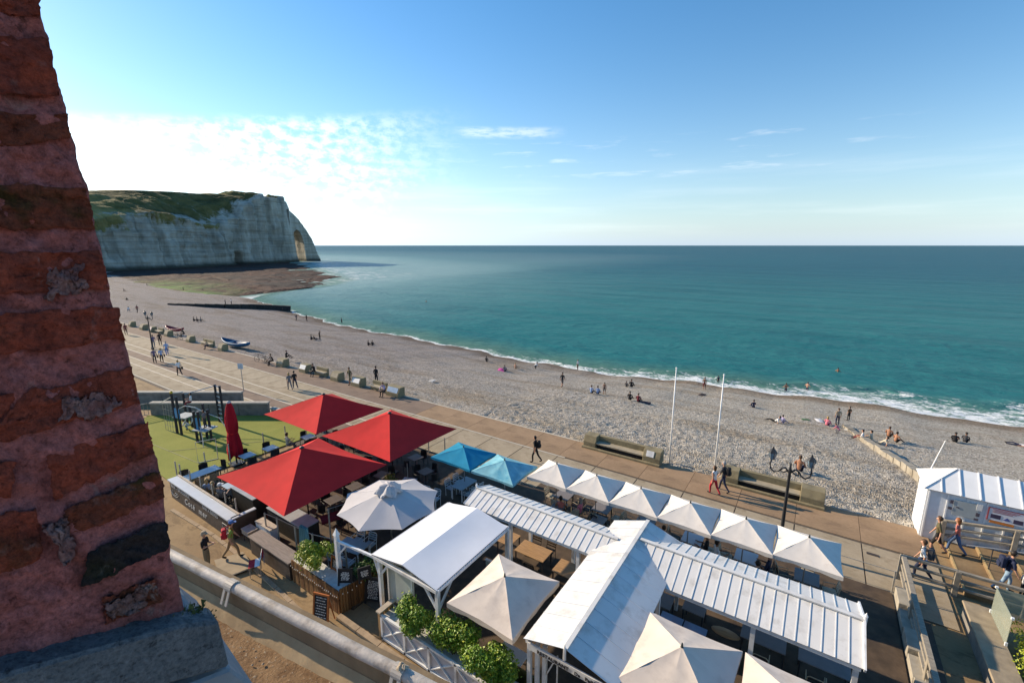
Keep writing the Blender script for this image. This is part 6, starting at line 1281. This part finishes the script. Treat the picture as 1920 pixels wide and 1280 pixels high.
def person(label,p,face,kind,shirt,pants,hair='dark',fem=False,sleeves='short',legs='long',shoes='black',hat=None,group=None,skin=None,sc=1.0,hips=None):
    """face = compass direction in degrees the figure looks (0 = out to sea, 90 = towards the far left end)"""
    global NP; NP+=1
    kb=(kind,fem)
    if kb not in _bod: _bod[kb]=body_mesh(kind,fem)
    me,hd,up,che=_bod[kb]
    t=thing('person',label,'person',p,R(face),group); t.scale=(sc,)*3
    b=link('body',me,t); sm=skin or SKINM
    ms={'skin':sm,'shirt':clo(shirt) or sm,'sleeve':(clo(shirt) if sleeves!='none' else None) or sm,'forearm':(clo(shirt) if sleeves=='long' else None) or sm,'hips':clo(hips or pants) or sm,'thigh':clo(pants) or sm,'shin':(clo(pants) if legs=='long' else None) or sm,'foot':clo(shoes) or sm}
    for i,tg in enumerate(TAGS): b.material_slots[i].link='OBJECT'; b.material_slots[i].material=ms[tg]
    hm=('h',kind,fem)
    if hm not in _bod:
        m=MB(); prof=[(0,.118),(.045,.108),(.085,.07),(.101,.02),(.097,-.025),(.08,-.07 if not fem else -.16),(.06,-.09 if not fem else -.21)]; n=12; vs=[]
        for r,z in prof:
            for j in range(n):
                a=2*math.pi*j/n; fr=math.sin(a); zz=z; rr=r
                if fr>.25 and z<.05: zz=.05; rr=.088*(1 if fr<.9 else 1)
                vs.append((rr*math.cos(a)*.9,rr*math.sin(a)*1.08-.012,zz))
        m.add(vs,[(i*n+j,i*n+(j+1)%n,(i+1)*n+(j+1)%n,(i+1)*n+j) for i in range(len(prof)-1) for j in range(n)])
        q=Vector((0,0,1)).rotation_difference(up); m.v=[tuple(q@Vector(v)+hd+up*.03) for v in m.v]; h_=m.mesh('hair',HAIRS['dark']); h_.shade_smooth(); _bod[hm]=h_
    if hair: 
        h=link('hair',_bod[hm],t); h.material_slots[0].link='OBJECT'; h.material_slots[0].material=HAIRS[hair]
    if hat:
        m=MB(); m.lathe([(0,.135),(.07,.125),(.105,.06),(.108,.02)],12); m.box((0,.13,.025),(.15,.12,.012)); q=Vector((0,0,1)).rotation_difference(up); m.v=[tuple(q@Vector(v)+hd+up*.03) for v in m.v]; m.build('cap',clo(hat),t)
    return t
def backpack(label,per,col,cat='backpack'):
    """worn on the back of a standing figure: its own object"""
    o=thing('backpack',label,cat,per.location,per.rotation_euler.z); m=MB(); m.box((0,-.20,1.24),(.29,.17,.44)); m.build('bag',clo(col),o,bevel=.04); m=MB(); m.box((0,-.30,1.14),(.22,.06,.2)); m.build('pocket',clo(col),o,bevel=.02)
    for s_ in (-1,1): m=MB(); m.tube([(s_*.11,-.12,1.43),(s_*.12,.02,1.475),(s_*.12,.12,1.36),(s_*.13,.04,1.12),(s_*.12,-.13,1.08)],.016,5); m.build('strap',clo(col),o)
    return o
def handbag(label,per,col,dx=.3,z=.75):
    o=thing('shoulder_bag',label,'bag',per.location,per.rotation_euler.z); m=MB(); m.box((dx,0,z),(.12,.30,.26)); m.build('bag',clo(col),o,bevel=.03); m=MB(); m.tube([(dx,-.12,z+.12),(dx*.5,-.02,1.44),(dx,.12,z+.12)],.012,5); m.build('strap',clo(col),o); return o
# promenade, far to near
D=person
g1='strollers on the promenade'
D('person in a maroon top half hidden by the brick pillar on the far promenade',at(237,628),80,'walk','maroon','brown',group=g1,sleeves='long')
D('person in a pale purple top just left of the far lamp post',at(289,652),70,'walk','purple','grey',group=g1)
D('person in a long dark coat right of the far lamp post',at(301,647),80,'stand','black','black',hair='brown',sleeves='long',group=g1)
D('person in a light blue shirt and blue trousers walking away on the far promenade',at(314,666),75,'stride','lblue','blue',hair='grey',group=g1)
a=D('person in a dark plaid jacket and black trousers, left of the strolling pair',at(291,681),75,'walk','purple','black',sleeves='long',group=g1); handbag('black shoulder bag of the person in the plaid jacket',a,'black')
a=D('woman in a pale blue top and black trousers, right of the strolling pair',at(304,679),75,'walk','lblue','black',hair='blond',fem=True,group=g1); handbag('black shoulder bag of the woman in the pale blue top',a,'black')
a=D('person in a pale top and dark skirt walking alone towards the playground wall',at(337,704),95,'walk','white','black',hair='blond',fem=True,group=g1); handbag('dark bag slung on the person walking alone',a,'black')
D('woman in a long grey dress, left of the couple on the middle promenade',at(544,731),80,'walk','grey','grey',hair='blond',fem=True,group=g1)
D('man in dark clothes, right of the couple on the middle promenade',at(554,729),80,'walk','black','navy',group=g1,shoes='white')
g2='people seated on the sea edge of the promenade'
D('dark-clothed person seated behind the pale bicycle by the red canoe',at(346,632)+V3(0,0,.0),180,'wall','black','dgrey',group=g2)
D('person in beige seated on the bench beside the blue boat',at(391,654),170,'wall','beige','navy',hair='blond',fem=True,group=g2)
D('person in black crouched beside the parked bicycles',at(512,684),170,'wall','black','black',group=g2)
D('person in black sitting on the shingle edge right of the bicycles',at(532,672)+V3(0,.3,0),-60,'ground','black','black',group=g2,sleeves='long')
D('dark figure in a long coat seated beside the white-plaque bench end',at(590,704),200,'wall','black','black',sleeves='long',group=g2)
D('person in olive shirt and shorts standing between the bench ends',at(657,721),180,'walk','olive','olive',legs='short',group=g1,skin=SKIND)
D('person in a loose black coat standing on the sea side of the benches',at(706,719),10,'stand','black','black',sleeves='long',group=g1)
D('person in a lilac shirt and dark trousers seated beside the blue plaque',at(721,742),190,'wall','lilac','black',hair='brown',group=g2)
a=D('man in black with a pale bag walking along the promenade behind the blue parasols',at(1004,867),100,'walk','black','black',group=g1); backpack('black and pale backpack of the man behind the blue parasols',a,'black')
D('woman in a white top and red trousers on the promenade',at(1337,926),60,'walk','white','red',hair='brown',fem=True,group=g1,sleeves='none',sc=.98)
a=D('man in a dark T-shirt striding along the promenade beside the woman in red trousers',at(1355,921),75,'stride','dgrey','navy',hair='grey',group=g1); backpack('black backpack of the man beside the woman in red trousers',a,'black')
# stairs and ramp
a=D('man in an olive T-shirt and black shorts at the stair foot',V3(5.42,24.55,.02),80,'walk','olive','black',hair='brown',legs='short'); 
D('woman in a coral T-shirt and jeans on the lowest step by the hut',V3(6.05,24.75,.155),85,'stride','coral','jeans',hair='red',fem=True,sleeves='short')
a=D('person in a white T-shirt and dark trousers behind the corner post of the railing',V3(4.6,22.15,0),75,'walk','white','navy',hair='brown'); backpack('dark backpack of the person behind the railing corner',a,'dgrey'); handbag('blue bag hanging at the side of the person behind the railing corner',a,'blue',.3,.62)
a=D('man in a navy T-shirt and pale jeans on the stairs',V3(7.0,22.5,.31),-85,'walk','navy','pjeans'); backpack('small dark blue backpack of the man on the stairs at the right edge',a,'navy')
D('child in a white top beside the man in navy at the right edge',V3(7.42,22.35,.31),-80,'stand','white','black',hair='blond',sc=.66)
# street
D('person in a pale cap, black T-shirt and khaki trousers on the street',at(391,1066),-50,'arms_bent','black','khaki',hair='grey',hat='beige',sc=.97)
a=D('person in a blue cap and green shirt stepping onto the ramp board',at(438,1048)+V3(0,0,.06),-20,'stride','green','tan',hair='brown',hat='blue'); backpack('large red backpack of the person in the blue cap',a,'red')
# playground children
D('child in a white shirt sitting on top of the climbing frame',Vector(cf.location)+top(7,1.72)+V3(.2,0,-.15),150,'chair','white','maroon',sc=.78,group='children on the climbing frame')
D('child in dark clothes standing on the middle platform of the climbing frame',Vector(cf.location)+(PT[3][0]+PT[5][0])/2+V3(.1,0,.98),120,'stand','grey','dgrey',sc=.72,hair='brown',group='children on the climbing frame')
D('child in pale clothes crouching under the climbing frame',Vector(cf.location)+PT[7][0]+V3(.2,-.35,0),160,'crouch','white','pjeans',sc=.75,group='children on the climbing frame')
# diners
def seat(label,u,v,face,sh,pa,z=.06,**k): return D(label,V3(u,v,z),face,'chair',sh,pa,group='guests seated at the terraces',**k)
seat('blond woman in light blue seated behind the lettered wall near the glass screens',-24.95,9.0,40,'lblue','white',hair='blond',fem=True)
seat('bare-shouldered blond woman seated next to the woman in light blue',-24.3,9.05,0,'tan','cream',hair='blond',fem=True,skin=SKINM)
seat('man with a white cap seated behind the lettered wall under the red parasol tip',-23.7,9.1,20,'grey','black',hair='grey',hat='white')
seat('person in black seated at the far side of the table behind the lettered wall',-24.3,10.45,180,'black','dgrey')
seat('person in pale grey bending over a table along the lawn edge',-26.95,14.5,0,'cream','grey',hair='brown')
seat('person in lilac seated just visible under the right corner of the front red parasol',-16.6,14.25,90,'lilac','navy')
seat('tanned guest in a sleeveless top below the first gap of the cream row',-9.05,17.6,20,'coral','black',hair='dark',sleeves='none',skin=SKIND)
seat('guest in pink under the second cream parasol beside the tanned guest',-8.3,17.95,90,'pink','grey',hair='grey',fem=True)
seat('tanned guest below the gap between second and third cream parasols',-5.0,17.9,0,'red','black',skin=SKIND,sleeves='none')
seat('guest with tanned arms in white under the fourth cream parasol, left of the table',-4.3,18.0,0,'white','navy',skin=SKIND,hair='brown')
seat('guest in black under the fourth cream parasol, right of the table',-2.75,18.3,90,'black','black',skin=SKIND)
seat('man in a white shirt at the white-clothed table under the fifth cream parasol',-2.15,18.15,-60,'white','black',skin=SKIND)
seat('guest in dark blue at the white-clothed table under the fifth cream parasol',-.5,18.4,80,'navy','black',skin=SKIND,hair='grey')
seat('guest in grey bent over the right end of the white-clothed table',-.75,17.75,10,'dgrey','black')
# beach
def B(label,px,py,face,kind,sh,pa,**k): return D(label,at_beach(px,py),face,kind,sh,pa,group='people on the shingle beach',**k)
B('person in maroon standing on the far beach just right of the pillar',258,586,40,'walk','maroon','black')
B('pale figure bending on the far beach beside the pillar',241,584,60,'crouch','white','grey')
B('left of three dark figures sitting together above the red canoe',363,603,0,'ground','black','black'); B('middle of three dark figures sitting together above the red canoe',369,603,0,'ground','dgrey','black'); B('paler right one of three figures sitting together above the red canoe',376,603,0,'ground','grey','beige')
B('left of two tiny figures standing just beyond the timber groyne',423,572,0,'stand','dgrey','black'); B('right of two tiny figures standing just beyond the timber groyne',434,571,0,'stand','white','black')
B('tiny dark figure sitting far off near the green rocks',275,535,0,'ground','black','black'); B('tiny figure lying far off beside the pillar',238,563,80,'recline','black','black'); B('tiny figure sitting far off, left of the one near the green rocks',232,546,0,'ground','black','black')
B('tiny figure standing far off by the green seaweed rocks',344,545,0,'stand','black','black'); B('tiny figure standing far off at the near rim of the rocks',381,548,0,'stand','black','black')
B('left small figure standing at the waterline near the groyne end',556,602,10,'walk','navy','black'); B('right small figure standing at the waterline near the groyne end',575,601,10,'stand','black','black'); B('lone dark figure standing at the waterline right of the groyne',641,608,0,'stand','navy','black')
B('left seated figure of the group with the standing one, below the groyne',583,637,0,'ground','black','black'); B('middle reclining figure of the group below the groyne',592,637,20,'recline','black','black'); B('figure with a raised arm in the group below the groyne',600,638,0,'raise','black','black',sc=.9)
B('left of two dark figures sitting close above the white-plaque benches',690,647,0,'ground','black','black'); B('right of two dark figures sitting close above the white-plaque benches',698,647,30,'ground','black','black')
B('dark figure sitting near the waterline, leftmost of the middle beach',912,678,20,'ground','black','dgrey'); B('small figure sitting beside the pink towel',946,696,20,'ground','grey','navy',hair='brown'); B('bare-backed pale figure sitting right of the pink towel',966,692,0,'ground','skin','beige',hair='blond'); B('crouching figure in white and black on the middle beach',1003,690,-60,'crouch','white','black')
B('person in a white top and brown trousers standing at the waterline',1083,694,80,'stand','white','brown',hair='brown'); B('person in dark T-shirt and shorts walking across the middle beach',1054,729,0,'walk','black','dgrey',legs='short',skin=SKIND,sc=1.02)
B('left of two people sitting in pale blue, beside a standing child',1108,740,0,'ground','lblue','black',hair='brown'); B('right of two people sitting in pale blue, beside a standing child',1120,741,10,'ground','lblue','navy'); B('bare-chested child standing beside the pair in pale blue',1133,738,20,'stand','skin','black',legs='short',sc=.78,skin=SKIND)
B('small dark figure left of the upright one near the left flagpole top',1174,727,0,'ground','dgrey','black',sc=.8); B('dark figure sitting upright near the left flagpole top',1183,727,0,'ground','black','black',sc=1.1)
B('left of two dark figures sitting in front of the left flagpole',1180,752,0,'ground','black','black'); B('right of two dark figures, in maroon, sitting in front of the left flagpole',1196,755,0,'ground','maroon','black')
B('person in dark shorts standing near the waterline between the flagpoles',1320,731,10,'stand','skin','maroon',legs='short',hair='brown',skin=SKIND); B('small person in dark clothes at the edge of the water beside the right flagpole',1346,721,20,'walk','navy','black',sc=.8)
B('dark figure sitting alone to the right of the right flagpole',1413,764,30,'ground','navy','navy'); B('reclining person in white right of the right flagpole',1453,792,60,'recline','white','black'); B('reclining person in lavender beside the one in white',1466,792,-40,'ground','lilac','lilac',sc=.85)
B('person in pink sitting beside the low pale groyne',1550,796,-20,'ground','pink','pink',hair='blond',fem=True,sleeves='long'); B('person in dark top standing at the tip of the low pale groyne',1569,797,20,'stand','beige','navy',hair='brown'); B('dark figure standing behind the tip of the low pale groyne',1590,790,40,'stand','brown','black',sc=.85); B('child in pale clothes crouching near the tip of the low pale groyne',1571,812,60,'crouch','pink','grey',sc=.8)
def Bw(label,px,py,face,kind,sh,pa,dz,**k): p=at_beach(px,py); return D(label,p+V3(0,0,dz),face,kind,sh,pa,group='people sitting at the low pale groyne',**k)
Bw('person in white leaning against the low groyne, leftmost of four',1618,824,80,'ground','white','maroon',.0,hair='dark'); Bw('person in cream sitting at the low groyne, second of four',1634,826,60,'ground','cream','beige',.0); Bw('person in cream lying at the low groyne, third of four',1650,830,80,'recline','cream','cream',.0); Bw('tanned bare-backed person sitting on the low groyne',1664,826,-20,'ground','skin','brown',.35,skin=SKIND,hair='brown'); Bw('dark-haired tanned person in black sitting low on the right side of the groyne',1678,830,-40,'ground','skin','black',.1,skin=SKIND)
B('left of two dark figures sitting right of the low groyne',1789,831,-10,'ground','black','black',skin=SKIND); B('right of two dark figures sitting right of the low groyne',1808,832,-20,'ground','dgrey','black',skin=SKIND); B('person lying at the right edge of the beach',1911,834,80,'lie','white','navy')
B('bare-backed tanned person sitting on the shingle behind the street lamp head',1497,884,-10,'ground','skin','navy',hair='brown',skin=SKIND,sc=1.12)
for px,py,l,sk in ((1473,733,'bather wading, left of two in the surf',SKIND),(1513,731,'paler bather wading, right of two in the surf',SKINM)):
    p=at(px,py,SEA); D(l,p,30 if px<1500 else -20,'wade','skin','navy',skin=sk,group='bathers in the sea',legs='short',shoes='skin',sleeves='none')
p=at(799,566,SEA); D('distant swimmer, only head and shoulders above the water',p+V3(0,0,-.55),0,'wade','skin','navy',skin=SKIND,group='bathers in the sea',shoes='skin',legs='short')
p=at(1571,697,SEA); D('swimmer far out beyond the two wading bathers',p+V3(0,0,-.5),0,'wade','skin','navy',skin=SKIND,group='bathers in the sea',shoes='skin',legs='short')
